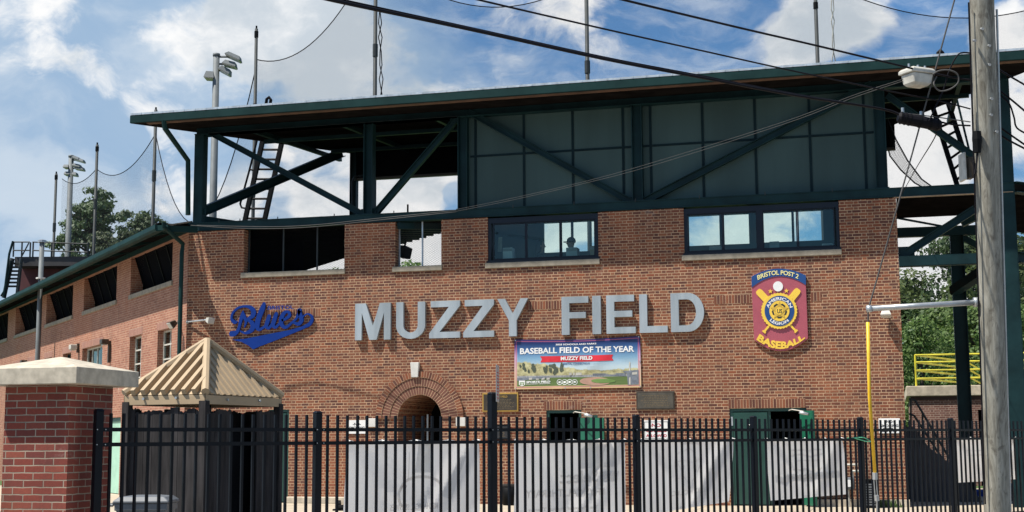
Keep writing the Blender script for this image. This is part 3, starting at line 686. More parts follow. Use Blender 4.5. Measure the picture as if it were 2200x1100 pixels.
# right hand open bay: mirrored frame without brick
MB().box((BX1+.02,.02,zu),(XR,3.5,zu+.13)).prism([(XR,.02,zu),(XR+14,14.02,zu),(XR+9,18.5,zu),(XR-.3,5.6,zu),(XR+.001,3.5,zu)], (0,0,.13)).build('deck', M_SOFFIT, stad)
MB().box((BX1-.05,-.02,Z_BEAM0-.016),(XR,.10,Z_BEAM0-.002)).build('beam_flange', M_TANBOARD, stad)
zb0, zb1 = Z(2000,570), Z(2000,547.5)
m = MB(); m.ibeam((BX1+.003,.12,(zb0+zb1)/2),(XR-.16,.12,(zb0+zb1)/2), .24, zb1-zb0, VY); m.box((BX1+.004,-.005,zb0+.01),(XR-.34,.02,zb1-.01)); m.build('tie_beam', M_STEEL, stad)
m = MB(); m.ibeam((XR,.12,(zb0+zb1)/2),(XR+10,10.1,(zb0+zb1)/2), .24, zb1-zb0, Vector((-HS,HS,0))); m.ibeam((XR,.10,(Z_BEAM0+Z_BEAM1)/2),(XR+10,10.1,(Z_BEAM0+Z_BEAM1)/2), .24, .24, Vector((-HS,HS,0))); m.build('wing_beam', M_STEEL, stad)
brace((1948,543),(2095,449), .12, .17)
p = fy(1945,538,.1); MB().box((BX1+.002,.09,zb1),(p.x+.2,.11,zb1+.22)).build('gusset_plate', M_STEEL, stad)
m = MB(); p0, p1 = fy(1915,501,4.5), fy(2110,494,4.5); m.beam(p0, p1, .2, .24); p0, p1 = fy(1915,466,4.5), fy(2035,488,4.5); m.beam(p0, p1, .05, .05)
p0, p1 = fy(2065,508,5), fy(2140,552,5); m.beam(p0,p1,.14,.16); m.build('rear_beam', M_STEEL, stad)
p = fy(2056,520,4.5); MB().ibeam((p.x,4.6,0),(p.x,4.6,p.z+.2),.3,.33,VY).build('column', M_STEEL, stad)
m = MB(); m.beam(fy(2065,478,2.5), fy(2100,470-8,2.5), .3, .22); m.beam(fy(2050,625,4.2), fy(2110,585,3.0), .25, .22); m.build('raker', M_STEEL, stad)
# exposed downspout from the upper gutter
m = MB(); m.tube([fy(352,258,-OV), fy(354,275,-OV+.05), fy(404,345,-.12), fy(404,462,-.10)], .068, 8); m.build('downspout', M_STEEL2, stad)
# doors
def leaf(name, P, U, wd, z1, mat, th=.045):
    U = Vector(U).normalized(); N = U.cross(VZ); m = MB()
    m.obox(P, U*wd, N*th, VZ*z1)
    o = m.build(name, mat, stad); return o
for (a, b_), zt_, mt in ((D1, zD1, M_DKGREEN), (D2, zD2, M_DKGREEN), (D0, zD0, M_DKGREEN)):
    m = MB(); m.box((a+.002,.03,0),(a+.07,.16,zt_-.07)); m.box((b_-.07,.03,0),(b_-.002,.16,zt_-.07)); m.box((a+.002,.03,zt_-.069),(b_-.002,.16,zt_-.002)); m.build('door_frame', mt, stad)
o = leaf('door', (D1[1]-.02,-.03,.03), VX*.96+VY*-.28, X(1304,980)-D1[1]+.04, zD1-.22, M_GREEN)
c = fy(1262,905,-.12); MB().box((c.x-.02,-.15,c.z-.03),(c.x+.25,-.13,c.z+.14)).build('door_glass', M_DKGREEN, o)
xm2 = X(1651,950); o = leaf('door', (D2[0]+.08,.06,.03), VX, xm2-D2[0]-.09, zD2-.12, M_DKGREEN)
c = fy(1611,913,.05); MB().tube([(c.x-.05,.02,c.z+.06),(c.x+.0,-.02,c.z),(c.x-.05,.02,c.z-.06)], .012, 6).tube([(c.x-.05,.06,c.z),(c.x+.06,-.03,c.z)], .02, 6).build('handle', M_GALV, o)
m = MB(); c = fy(1573,905,.05); m.box((c.x-.02,.012,c.z-.1),(c.x+.02,.029,c.z+.1)); c = fy(1573,1045,.05); m.box((c.x-.02,.012,c.z-.1),(c.x+.02,.029,c.z+.1)); m.build('hinge', M_GALV, o)
o = leaf('door', (X(1724,950),.0,.03), VX*.5+VY*-.86, .62, zD2-.10, M_GREEN)
leaf('door', (D0[0]+.08,.06,.03), VX, D0[1]-D0[0]-.16, zD0-.12, M_DKGREEN)
MB().box((xm2,.05,.03),(xm2+.06,.14,zD2-.075)).build('door_mullion', M_DKGREEN, stad)
MB().face([(xm2+.4,1.4,.03),(D2[1]+.8,1.4,.03),(D2[1]+.8,1.4,1.5),(xm2+.4,1.4,1.5)]).build('inner_gate', M_DARK, stad)
# roof ladders at both ends of the upper roof
def ladder(rails, rungs, n_vec, P0, label, hoop):
    lo = min((at(*r[1], P0, n_vec) for r in rails), key=lambda v: v.z)
    t = thing('roof_ladder', lo, label, 'ladder', 'ladders up to the high roof')
    A = [(at(*a, P0, n_vec), at(*b_, P0, n_vec)) for a, b_ in rails]
    for a, b_ in A: MB().beam(a, b_, .10, .12).build('rail', M_BLACK, t)
    m = MB()
    for k in range(rungs):
        f = (k+.5)/rungs; m.tube([A[0][0].lerp(A[0][1], f), A[1][0].lerp(A[1][1], f)], .034, 6)
    m.build('rung', M_BLACK, t)
    if hoop: m = MB(); m.tube([at(x, y, P0, n_vec) for x, y in hoop], .045, 6); m.build('hoop', M_BLACK, t)
    return t
nL = Vector((.9239,-.3827,0)); PL = Vector((-1.1,-1.1,0))+bh*5.2
nl = VY
t = ladder([((567,290),(525,480)),((609,290),(567,480))], 9, VY, (0,PL.y,0), 'dark steel ladder seen through the open left bay of the upper truss', [(566,262),(571,228),(573,213),(578,209),(582,214),(577,245),(570,275)])
m = MB(); m.tube([fy(x, y, PL.y) for x, y in ((552,302),(536,365),(516,438),(519,446),(529,448))], .03, 6); m.tube([fy(536,364,PL.y), fy(548,366,PL.y)], .03, 6); m.build('handrail', M_BLACK, t)
t = ladder([((1993,195),(2057,400)),((2027,190),(2086,372))], 9, VY, (0,4.2,0), 'dark steel ladder between the cladding and the utility pole', [(2010,190),(2013,140),(2015,113),(2020,108),(2025,113),(2029,125),(2033,180)])
m = MB(); m.tube([fy(2052,198,4.2), fy(2084,330,4.2)], .03, 6); m.build('handrail', M_STEEL, t)
# hanging loudspeaker seen through the small open window
p = fy(868,543,2.6)
t = thing('hanging_loudspeaker', p, 'black loudspeaker hanging behind the small mesh window', 'speaker')
u = Vector((.75,-.55,-.35)).normalized(); r_ = u.cross(VZ).normalized(); v_ = r_.cross(u)
bevel(MB().obox(p-u*.16-r_*.13-v_*.13, u*.34, r_*.26, v_*.30).build('cabinet', M_BLACK, t), .02)
MB().tube([p+VZ*.12, p+VZ*.28+VX*.05, p+VZ*.45+VX*.10, p+Vector((.10,0,1.3))], .025, 6).build('bracket', M_BLACK, t)

# ------------------------------------------------------------------ left wing, turned 45 degrees
WD, WN = Vector((-HS,HS,0)), Vector((-HS,-HS,0))
wp = lambda s, d, z: WD*s+WN*d+VZ*z                              # s along the wall, d outward
def ws(px, py, d=0.0):
    p = at(px, py, WN*d, WN); return p.dot(WD), p.z
wing = thing('stadium_wing', wp(12,0,0), 'long salmon brick wing on the left with a green gutter and screened openings', 'stadium wing')
WL = 46.0; z_eb0, z_eb1 = 6.86, 7.12
WO = [(1.416+5.797*k, 1.416+5.797*k+4.2) for k in range(7)]
wh = [(a, b_, zs_top, z_eb0) for a, b_ in WO]
gw = []
for x0, x1, yt, yb, kind in ((339,369,704,822,'t'),(279,304,718,840,'t'),(177,220,742,815,'w'),(135,152.5,757,800,'s'),(96,111,767,800,'s'),(60,77,776,800,'s'),(28,41,785,805,'s'),(-30,-14,795,815,'s')):
    s1, s0 = ws(x0, yt+10)[0], ws(x1, yt+10)[0]; zt_ = ws((x0+x1)/2, yt+(3 if kind=='t' else 2))[1]
    zb_ = {'t': ws(290,840)[1], 'w': 1.7, 's': 1.9}[kind]
    gw.append((s0, s1, zb_, zt_, kind))
ds0, ds1 = ws(258,950)[0], ws(226,950)[0]; dz = ws(246,897)[1]
m = MB(); wall(m, (0,0,0), WD, WN, WL, 0, z_eb0+.1, TH, wh+[x[:4] for x in gw]+[(ds0,ds1,-1,dz)])
m.build('wall', M_WINGBRICK, wing)
for a, b_ in WO:
    m = MB(); m.obox(wp(a-.08,.05,z_s), WD*(b_-a+.12), -WN*.34, VZ*.13); bevel(m.build('window_sill', M_SILL, wing), .01)
    P = [wp(a+.02,-.50,zs_top), wp(b_-.02,-.50,zs_top), wp(b_-.02,-.12,z_eb0+.05), wp(a+.02,-.12,z_eb0+.05)]
    sc = MB().face(P).build('shade_screen', M_SCREEN, wing); m = MB()
    for k in range(5):
        f = k/4; m.beam(P[0].lerp(P[1], f)+WN*.02, P[3].lerp(P[2], f)+WN*.02, .035, .035)
    m.build('screen_bar', M_BLACK, sc)
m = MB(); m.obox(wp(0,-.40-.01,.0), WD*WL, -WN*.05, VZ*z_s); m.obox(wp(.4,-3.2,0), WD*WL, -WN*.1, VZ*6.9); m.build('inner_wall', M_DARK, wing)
m = MB(); m.obox(wp(.2,.02,z_eb0+.01), WD*WL, -WN*.24, VZ*(z_eb1-z_eb0)); m.build('eave_beam', M_STEEL2, wing)
GO, GZ = .9, 6.78
m = MB(); c0 = Vector((-GO*math.tan(R_(22.5)),-GO,0)); s_g = c0.dot(WD)
prof = [(-.10,0),(.06,0),(.09,.06),(.09,.17),(.07,.17),(.06,.16),(-.10,.16)]
m.loft([[wp(s_g,GO+a,GZ+b_) for a, b_ in prof][::-1], [wp(WL,GO+a,GZ-.12+b_) for a, b_ in prof][::-1]])
m.build('gutter', M_STEEL2, wing)
m = MB(); m.box((c0.x-.02,-GO-.02,GZ+.02),(-.1,-GO+.14,GZ+.15)); m.prism([(c0.x,-GO,GZ+.0),(.25,-.0,GZ+.06),(.25,.02,GZ+.06),(c0.x+.05,-GO+.2,GZ)], (0,0,.16)); m.build('eave_return', M_STEEL2, wing)
m = MB(); m.loft([[wp(s_g,GO-.1,GZ+.12),wp(WL,GO-.1,GZ+.0),wp(WL,-.1,GZ+.34),wp(.05,-.1,GZ+.36)][::-1], [wp(s_g,GO-.1,GZ+.16),wp(WL,GO-.1,GZ+.04),wp(WL,-.1,GZ+.38),wp(.05,-.1,GZ+.40)][::-1]]); m.build('soffit', M_TANBOARD, wing)
m = MB()
for k in range(18):
    s_ = .9+k*2.4; m.beam(wp(s_,GO-.12,GZ+.06), wp(s_,.03,GZ+.28), .06, .10)
m.build('soffit_rafter', M_STEEL2, wing)
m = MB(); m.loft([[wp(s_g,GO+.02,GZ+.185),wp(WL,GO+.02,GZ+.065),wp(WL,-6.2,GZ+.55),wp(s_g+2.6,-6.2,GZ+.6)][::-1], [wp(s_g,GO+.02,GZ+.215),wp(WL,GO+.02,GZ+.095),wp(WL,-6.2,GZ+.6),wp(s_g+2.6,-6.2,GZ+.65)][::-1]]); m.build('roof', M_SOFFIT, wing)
m = MB(); q = wp(.32,.12,0)
pa = at(352,482,WN*GO,WN); m.tube([pa+VZ*.05, pa-VZ*.06, Vector((-.10,-.12,6.55)), Vector((-.12,-.13,6.3)), Vector((-.12,-.13,.1))], .055, 8); m.build('downspout', M_STEEL2, wing)
for s0, s1, za, zb_, kind in gw:
    m = MB(); d0 = -.16; t = .05
    m.obox(wp(s0+.004,d0,za+.004), WD*(s1-s0-.008), -WN*.06, VZ*t); m.obox(wp(s0+.004,d0,zb_-t-.004), WD*(s1-s0-.008), -WN*.06, VZ*t)
    m.obox(wp(s0+.004,d0,za+t), WD*t, -WN*.06, VZ*(zb_-za-2*t)); m.obox(wp(s1-t-.004,d0,za+t), WD*t, -WN*.06, VZ*(zb_-za-2*t))
    n = 4 if kind == 'w' else 2
    for k in range(1, n): m.obox(wp(s0+(s1-s0)*k/n-.018,d0-.005,za+t), WD*.036, -WN*.045, VZ*(zb_-za-2*t))
    for k in range(1, 4 if kind == 't' else 2): m.obox(wp(s0+t,d0-.006,za+(zb_-za)*k/(4 if kind=='t' else 2)-.02), WD*(s1-s0-2*t), -WN*.044, VZ*.04)
    o = m.build('window', M_OFFWHITE if kind != 's' else M_STEEL, wing)
    MB().face([wp(s0+t,d0-.03,za+t), wp(s0+t,d0-.03,zb_-t), wp(s1-t,d0-.03,zb_-t), wp(s1-t,d0-.03,za+t)]).build('pane', M_DGLASS, o)
    if kind in 'tw':
        for c0_, c1_ in ((.06,.42),(.58,.94)):
            MB().obox(wp(s0+(s1-s0)*c0_,-.30,za+.1), WD*((s1-s0)*(c1_-c0_)), -WN*.03, VZ*(zb_-za-.2)).build('curtain', M_OFFWHITE, o)
    v0 = .205*40; z0 = zb_+.003
    MB().face([wp(s0-.1,.004,z0), wp(s0-.1,.004,z0+.205), wp(s1+.1,.004,z0+.205), wp(s1+.1,.004,z0)], [(s0-.1,v0),(s0-.1,v0+.204),(s1+.1,v0+.204),(s1+.1,v0)]).build('lintel', brick('wing_soldier', .0677, .205, .010, [(.25,.11,.08),(.30,.14,.10)], (.5,.36,.28), split=1., shift=0.) if 'wing_soldier' not in bpy.data.materials else bpy.data.materials['wing_soldier'], wing)
m = MB(); m.obox(wp(ds0+.02,-.08,.02), WD*(ds1-ds0-.04), -WN*.05, VZ*(dz-.03)); o = m.build('door', M_MINT, wing)
MB().obox(wp(ds0+.02,-.07,dz-.12), WD*(ds1-ds0-.04), WN*.02, VZ*.1).build('door_head', M_DKGREEN, o)
# grey vent stack through the eave
p0 = at(80,790,WN*.55,WN); b0 = Vector((p0.x,p0.y,0)); topz = at(86,523,WN*.55,WN).z
t = thing('vent_stack', b0, 'grey steel pipe rising through the wing eave with a small cap', 'vent pipe')
MB().tube([b0, b0+VZ*topz], .085, 12).build('pipe', M_LMAST, t, True)
MB().tube([b0+VZ*(topz-.01), b0+VZ*(topz+.06)], .15, 12).tube([b0+VZ*(topz+.065), b0+VZ*(topz+.10)], [.15,.05], 12).build('cap', M_GALV, t)
MB().tube([b0+VZ*(GZ+.45), b0+VZ*(GZ+.50)], .16, 12).build('flashing', M_LIME, t)

# ------------------------------------------------------------------ lamps on the walls
def floodlight(p, aim, label, arm_from=None, lens=M_LENS, size=.2, body=M_BRONZE):
    t = thing('floodlight', p, label, 'floodlight'); aim = Vector(aim).normalized(); r_ = aim.cross(VZ).normalized(); u_ = r_.cross(aim)
    s_ = size; m = MB(); c = Vector(p)
    back = [c-aim*s_*.35+r_*a*s_*.28+u_*b_*s_*.22 for a, b_ in ((-1,-1),(1,-1),(1,1),(-1,1))]; front = [c+aim*s_*.35+r_*a*s_*.5+u_*b_*s_*.38 for a, b_ in ((-1,-1),(1,-1),(1,1),(-1,1))]
    m.loft([back, front]); bevel(m.build('housing', body, t), .012)
    MB().loft([[c+aim*s_*.352+r_*a*s_*.43+u_*b_*s_*.32 for a, b_ in ((-1,-1),(1,-1),(1,1),(-1,1))], [c+aim*s_*.39+r_*a*s_*.40+u_*b_*s_*.30 for a, b_ in ((-1,-1),(1,-1),(1,1),(-1,1))]]).build('lens', lens, t)
    if arm_from is not None: MB().tube([arm_from, c-aim*s_*.3], .022, 8).tube([Vector(arm_from)+aim*0, Vector(arm_from)+(c-Vector(arm_from)).normalized()*.03], .05, 8).build('arm', M_GALV, t)
    return t
p = fy(450,688,-.25); floodlight(p, (.9,-.35,-.25), 'small floodlight on a horizontal conduit arm beside the blue script sign', fy(402,692,-.04), size=.22, body=M_LENS)
p = at(371,696,WN*.28,WN); floodlight(p, (-.5,-.6,-.55), 'dark floodlight above the tall window nearest the corner downspout', at(384,692,WN*.04,WN), size=.26)
p = fy(1903,672,-.16); t = floodlight(p, (0,-.35,-.94), 'flat white wall light under the grey strut on the right', (p.x,-.0,p.z+.03), size=.24, body=M_OFFWHITE)
def wall_lamp(px, py, label, tall):
    p = at(px, py, WN*.2, WN); t = thing('wall_lamp', p, label, 'wall lamp')
    m = MB(); m.obox(p-WD*.14-WN*.12, WD*.28, WN*.22, VZ*.16); bevel(m.build('shade', M_OFFWHITE if not tall else M_BRONZE, t), .02)
    MB().obox(p-WD*.09-WN*.2-VZ*(.55 if tall else .1), WD*.1, WN*.08, VZ*(.66 if tall else .3)).build('backplate', M_BRONZE, t)
    MB().obox(p-WD*.1-WN*.08-VZ*.03, WD*.2, WN*.14, VZ*.028).build('lens', M_LENS, t)
wall_lamp(156, 751, 'cream box lamp above the small wing windows left of the wide window', False)
wall_lamp(223, 740, 'bronze bracket lamp beside the wide wing window', True)
wall_lamp(50, 783, 'bronze bracket lamp among the far small wing windows', True)
def camera(px, py, label):
    c = fy(px, py, -.55); t = thing('security_light', fy(px-30, py-8, 0), label, 'security light', 'white security lights over the doors')
    b0 = fy(px-32, py-6, -.02); MB().tube([b0, b0+Vector((.08,-.2,.02)), c+VZ*.04], .013, 6).build('arm', M_OFFWHITE, t)
    m = MB().tube([c-VX*.10+VZ*.02, c+VX*.0, c+VX*.10-VZ*.02], [.034,.038,.028], 10); m.build('head', M_GALV, t, True)
    MB().tube([c+VX*.101-VZ*.02, c+VX*.112-VZ*.022], .028, 8).build('lens', M_BLACK, t)
camera(1264, 893, 'white tubular security light over the left green door'); camera(1727, 888, 'white tubular security light over the wide double doorway')

# ------------------------------------------------------------------ raised metal letters
zl0, zl1 = 3.958, 4.860
sign = thing('letter_sign', (X(1137,690),-.05,zl0), 'large brushed metal letters reading MUZZY FIELD across the brick wall', 'sign')
def U_shape():
    out = [(0,1),(0,.36)]+[(.5+.5*math.cos(R_(a)), .36+.36*math.sin(R_(a))) for a in range(190,351,16)]+[(1,.36),(1,1)]
    inn = [(.75,1),(.75,.38)]+[(.5+.25*math.cos(R_(a)), .37+.20*math.sin(R_(a))) for a in range(350,189,-16)]+[(.25,.38),(.25,1)]
    return out+inn
M_shape = [(0,0),(.185,0),(.19,.74),(.405,0),(.607,0),(.815,.74),(.815,0),(1,0),(1,1),(.70,1),(.50,.38),(.30,1),(0,1)]
Z_shape = [(0,0),(1,0),(1,.165),(.335,.165),(1,.86),(1,1),(.05,1),(.05,.835),(.64,.835),(0,.13)]
Y_shape = [(.375,0),(.625,0),(.625,.42),(1,1),(.755,1),(.50,.60),(.25,1),(0,1),(.375,.42)]
F_shape = [(0,0),(.29,0),(.29,.43),(.90,.43),(.90,.59),(.29,.59),(.29,.83),(1,.83),(1,1),(0,1)]
E_shape = [(0,0),(1,0),(1,.165),(.275,.165),(.275,.43),(.89,.43),(.89,.59),(.275,.59),(.275,.83),(.96,.83),(.96,1),(0,1)]
L_shape = [(0,0),(1,0),(1,.17),(.28,.17),(.28,1),(0,1)]
I_shape = [(0,0),(1,0),(1,1),(0,1)]
def letter(shape, px0, px1, py):
    x0, x1 = fy(px0,py,-.1).x, fy(px1,py,-.1).x; m = MB()
    if shape == 'D':
        n = 18; O = [(0,.0),(.45,0)]; I = [(.24,.165),(.42,.165)]
        for k in range(n+1):
            a = R_(-90+180*k/n); O.append((.52+.48*math.cos(a), .5+.5*math.sin(a))); I.append((.48+.28*math.cos(a), .5+.335*math.sin(a)))
        O += [(.45,1),(0,1),(0,0)]; I += [(.42,.835),(.24,.835),(.24,.165)]
        f = lambda p: Vector((x0+p[0]*(x1-x0), -.10, zl0+p[1]*(zl1-zl0)))
        # front, outer and inner skins
        for i in range(len(O)-1):
            m.face([f(O[i]), f(O[i+1]), f(I[i+1]), f(I[i])])
            b_ = Vector((0,.095,0)); m.face([f(O[i+1]), f(O[i]), f(O[i])+b_, f(O[i+1])+b_]); m.face([f(I[i]), f(I[i+1]), f(I[i+1])+b_, f(I[i])+b_])
    else:
        m.prism([(x0+a*(x1-x0), -.005, zl0+b_*(zl1-zl0)) for a, b_ in shape], (0,-.095,0))
    m.build('letter', M_LETTER, sign)
for sh, a, b_, y in ((M_shape,762.7,839,692),(U_shape(),851,913,690),(Z_shape,922,988,688),(Z_shape,995,1061,685),(Y_shape,1068.5,1134.5,683),(F_shape,1206.5,1264,678),(I_shape,1272.5,1290.5,676),(E_shape,1302.5,1365,674),(L_shape,1373.5,1433.5,673),('D',1441,1512.5,671)):
    letter(sh, a, b_, y)

# ------------------------------------------------------------------ blue script sign
def crop_front(cx, cy, ox, oy, k, y): return fy(ox+cx/k, oy+cy/k, y)
scr = thing('script_sign', fy(580,748,-.02), 'royal blue cut-out script sign reading Blues with a swoosh tail', 'sign')
bl = lambda x, y, d=-.05: crop_front(x, y, 470, 630, 7.859, d)
def stroke(pts, y, n=6):
    """variable width brush stroke: pts (x, y, width) smoothed with Catmull-Rom"""
    P = [pts[0]]+list(pts)+[pts[-1]]; S = []
    for i in range(1, len(P)-2):
        for k in range(n):
            t = k/n; S.append(tuple(.5*((2*P[i][c])+(-P[i-1][c]+P[i+1][c])*t+(2*P[i-1][c]-5*P[i][c]+4*P[i+1][c]-P[i+2][c])*t*t+(-P[i-1][c]+3*P[i][c]-3*P[i+1][c]+P[i+2][c])*t**3) for c in range(3)))
    S.append(tuple(map(float, pts[-1]))); L, R2 = [], []
    for i, (x, yy, wd) in enumerate(S):
        a, b_ = S[max(i-1,0)], S[min(i+1,len(S)-1)]; dx, dy = b_[0]-a[0], b_[1]-a[1]; l = math.hypot(dx, dy) or 1
        L.append((x-dy/l*wd/2, yy+dx/l*wd/2)); R2.append((x+dy/l*wd/2, yy-dx/l*wd/2))
    m = MB(); e = Vector((0,.045,0))
    poly = [bl(*p, y) for p in L]+[bl(*p, y) for p in R2[::-1]]
    A, B = [bl(*p, y) for p in L], [bl(*p, y) for p in R2]
    for i in range(len(A)-1):
        m.face([A[i], A[i+1], B[i+1], B[i]]); m.face([A[i+1], A[i], A[i]+e, A[i+1]+e]); m.face([B[i], B[i+1], B[i+1]+e, B[i]+e])
    m.face([A[0],B[0],B[0]+e,A[0]+e]); m.face([B[-1],A[-1],A[-1]+e,B[-1]+e])
    for c, r in ((S[0], S[0][2]/2), (S[-1], S[-1][2]/2)):                # round ends
        m.face([bl(c[0]+r*math.cos(R_(a)), c[1]+r*math.sin(R_(a)), y+.0004) for a in range(0,360,30)])
    return m
yk = [-.05]
def nxt(): yk[0] -= .0012; return yk[0]
def glyph(name, strokes):
    m = MB()
    for s_ in strokes: m.add(stroke(s_, nxt()))
    m.build(name, M_BLUE, scr)
glyph('letter', [[(410,300,20),(395,360,52),(370,450,58),(345,560,45),(315,640,55),(265,675,85),(222,685,100)],
                 [(310,475,20),(270,490,62),(225,455,48),(212,400,38),(240,325,36),(320,250,36),(430,220,38),(530,240,62),(585,310,80),(565,385,72),(480,435,40)],
                 [(470,440,36),(550,490,70),(575,570,82),(530,640,66),(440,670,44),(365,640,24)],
                 [(412,330,30),(435,410,56),(458,480,42),(430,575,16)]])
glyph('letter', [[(765,175,52),(735,260,84),(690,370,86),(655,480,84),(650,580,72),(690,612,52),(790,550,36)]])
glyph('letter', [[(850,385,62),(820,480,70),(800,560,60),(850,585,46),(930,470,44)],[(970,345,58),(935,450,72),(915,540,62),(960,575,46),(1040,490,36)]])
glyph('letter', [[(1060,460,36),(1130,430,46),(1195,370,52),(1165,310,44),(1100,335,60),(1055,430,74),(1060,530,66),(1130,575,52),(1240,490,36)]])
glyph('letter', [[(1220,510,34),(1310,420,40),(1365,290,60),(1355,300,60),(1385,400,70),(1395,460,66),(1345,520,60),(1270,495,44)]])
glyph('tail', [[(1380,460,26),(1430,385,22),(1500,348,26),(1565,390,40),(1570,455,52),(1530,520,60),(1470,555,60)]])
yy = nxt(); MB().prism([bl(*p, yy+.045) for p in ((235,785),(450,772),(620,738),(900,682),(1200,625),(1400,568),(1480,530),(1530,560),(1420,615),(1200,705),(900,825),(700,900),(590,950),(520,890),(400,825))], (0,-.045,0)).build('swoosh', M_BLUE, scr)
text_mb('BRISTOL', rect_fn(bl(825,282), bl(1270,268), bl(1262,205), bl(835,212)), -VY, .01, .02).build('small_lettering', M_BLUE, scr)

# ------------------------------------------------------------------ shield shaped plaque
plq = thing('shield_plaque', fy(1675,752,-.02), 'maroon and blue baseball plaque with crossed yellow bats and a round emblem', 'sign')
pc = lambda x, y, d=-.06: crop_front(x, y, 1580, 560, 5., d)
def arc3(x0, y0, xm, ym, x1, y1, n=16):
    """points on the parabola through three crop points"""
    out = []
    for k in range(n+1):
        t = k/n; bx, by = 2*xm-.5*(x0+x1), 2*ym-.5*(y0+y1)
        out.append(((1-t)**2*x0+2*t*(1-t)*bx+t*t*x1, (1-t)**2*y0+2*t*(1-t)*by+t*t*y1))
    return out
body = arc3(172,172,460,88,755,160)+arc3(782,835,495,972,203,852)
bevel(MB().prism([pc(*p,-.012) for p in body], (0,-.048,0)).build('panel', M_MAROON, plq), .006)
top = arc3(172,172,460,86,757,160); low = arc3(176,288,462,168,757,262)
MB().strip([pc(*p,-.0605) for p in top], [pc(*p,-.0605) for p in low], (0,-.012,0)).build('name_band', M_SIGNBLUE, plq)
def arc_text(s, top_pts, low_pts, y, bold, depth, mat, name, sp=1.):
    def lut(P, u):
        f = u*(len(P)-1); i = min(int(f), len(P)-2); t = f-i; return (P[i][0]*(1-t)+P[i+1][0]*t, P[i][1]*(1-t)+P[i+1][1]*t)
    def fn(u, v):
        a, b_ = lut(low_pts, u), lut(top_pts, u); return pc(a[0]*(1-v)+b_[0]*v, a[1]*(1-v)+b_[1]*v, y)
    return text_mb(s, fn, -VY, depth, bold, sp).build(name, mat, plq)
arc_text('BRISTOL POST 2', arc3(232,160,458,104,684,150), arc3(240,208,458,152,672,196), -.073, .015, .006, plain('cream_letter_paint', (.80,.72,.30), .5, var=.03), 'band_lettering', .95)
arc_text('BASEBALL', arc3(262,785,492,868,722,790), arc3(225,850,490,950,750,835), -.0605, .05, .016, M_SIGNYEL, 'lower_lettering')
ell = lambda cx, cy, r, n=28, ph=0: [(cx+r*math.cos(2*math.pi*k/n+ph), cy+r*math.sin(2*math.pi*k/n+ph)*1.02) for k in range(n)]
MB().prism([pc(*p,-.0605) for p in ell(458,277,53)], (0,-.02,0)).build('ball', M_WHITE, plq)
for cx, cy in ((376,330),(548,325)):
    MB().prism([pc(cx+(27 if k%2==0 else 11)*math.sin(math.pi*k/5), cy-(27 if k%2==0 else 11)*math.cos(math.pi*k/5), -.0605) for k in range(10)], (0,-.012,0)).build('star', M_SIGNYEL, plq)
for i, (x0, y0, x1, y1) in enumerate(((238,318,658,765),(682,308,303,772))):
    dx, dy = x1-x0, y1-y0; l = math.hypot(dx, dy); ux, uy = dx/l, dy/l; nx, ny = -uy, ux; prof = [(0,18),(8,30),(30,37),(150,37),(260,28),(360,14),(l-70,11),(l-22,11),(l-14,22),(l,20)]
    pts = [(x0+ux*a+nx*b_, y0+uy*a+ny*b_) for a, b_ in prof]+[(x0+ux*a-nx*b_, y0+uy*a-ny*b_) for a, b_ in prof[::-1]]
    MB().prism([pc(*p,-.0605) for p in pts], (0,-.018-.002*i,0)).build('bat', M_SIGNYEL, plq)
ey = -.081
MB().prism([pc(*p,ey) for p in [(470+(192+(5 if k%2 else -4))*math.cos(math.pi*k/36), 540+(192+(5 if k%2 else -4))*math.sin(math.pi*k/36)*1.0) for k in range(72)]], (0,-.012,0)).build('gear_ring', M_SIGNYEL, plq)
MB().prism([pc(*p,ey-.0122) for p in ell(473,540,160,36)], (0,-.006,0)).build('emblem_ring', M_SIGNBLUE, plq)
def ringpt(r, a): return (473+r*math.cos(R_(a)), 540-r*math.sin(R_(a)))
arc_text('AMERICAN', [ringpt(150,a) for a in range(166,13,-6)], [ringpt(116,a) for a in range(166,13,-6)], ey-.0184, .03, .003, M_WHITE, 'ring_lettering')
arc_text('LEGION', [ringpt(116,a) for a in range(224,317,6)], [ringpt(150,a) for a in range(224,317,6)], ey-.0184, .03, .003, M_WHITE, 'ring_lettering')
MB().prism([pc(*p,ey-.0184) for p in ell(473,540,108,36)], (0,-.010,0)).build('emblem_centre', M_SIGNYEL, plq)
MB().prism([pc(473+(100 if k%2==0 else 44)*math.sin(math.pi*k/5), 535-(100 if k%2==0 else 44)*math.cos(math.pi*k/5), ey-.0286) for k in range(10)], (0,-.008,0)).build('emblem_star', plain('ochre_star', (.55,.36,.05), .5), plq)
for a0, a1, a2 in (((430,500),(470,430),(440,470)),):
    pass
m = MB()
for k in range(5):
    a = math.pi*2*k/5+math.pi/5; c = (473+72*math.sin(a), 538-72*math.cos(a)); ux, uy = math.cos(a), math.sin(a)
    m.prism([pc(c[0]+ux*p*30-q*uy*0+math.sin(a)*q*9, c[1]+uy*p*30-math.cos(a)*q*9, ey-.0286) for p, q in ((-1,-1),(1,-1),(.6,1),(-.6,1))], (0,-.003,0))
m.build('emblem_gap', M_INK, plq)
MB().prism([pc(*p,ey-.0368) for p in ell(473,540,40,24)], (0,-.004,0)).build('emblem_disc', M_SIGNYEL, plq)
text_mb('US', rect_fn(pc(448,565,ey-.0410), pc(503,565,ey-.0410), pc(503,518,ey-.0410), pc(448,518,ey-.0410)), -VY, .002, .02).build('emblem_lettering', M_INK, plq)

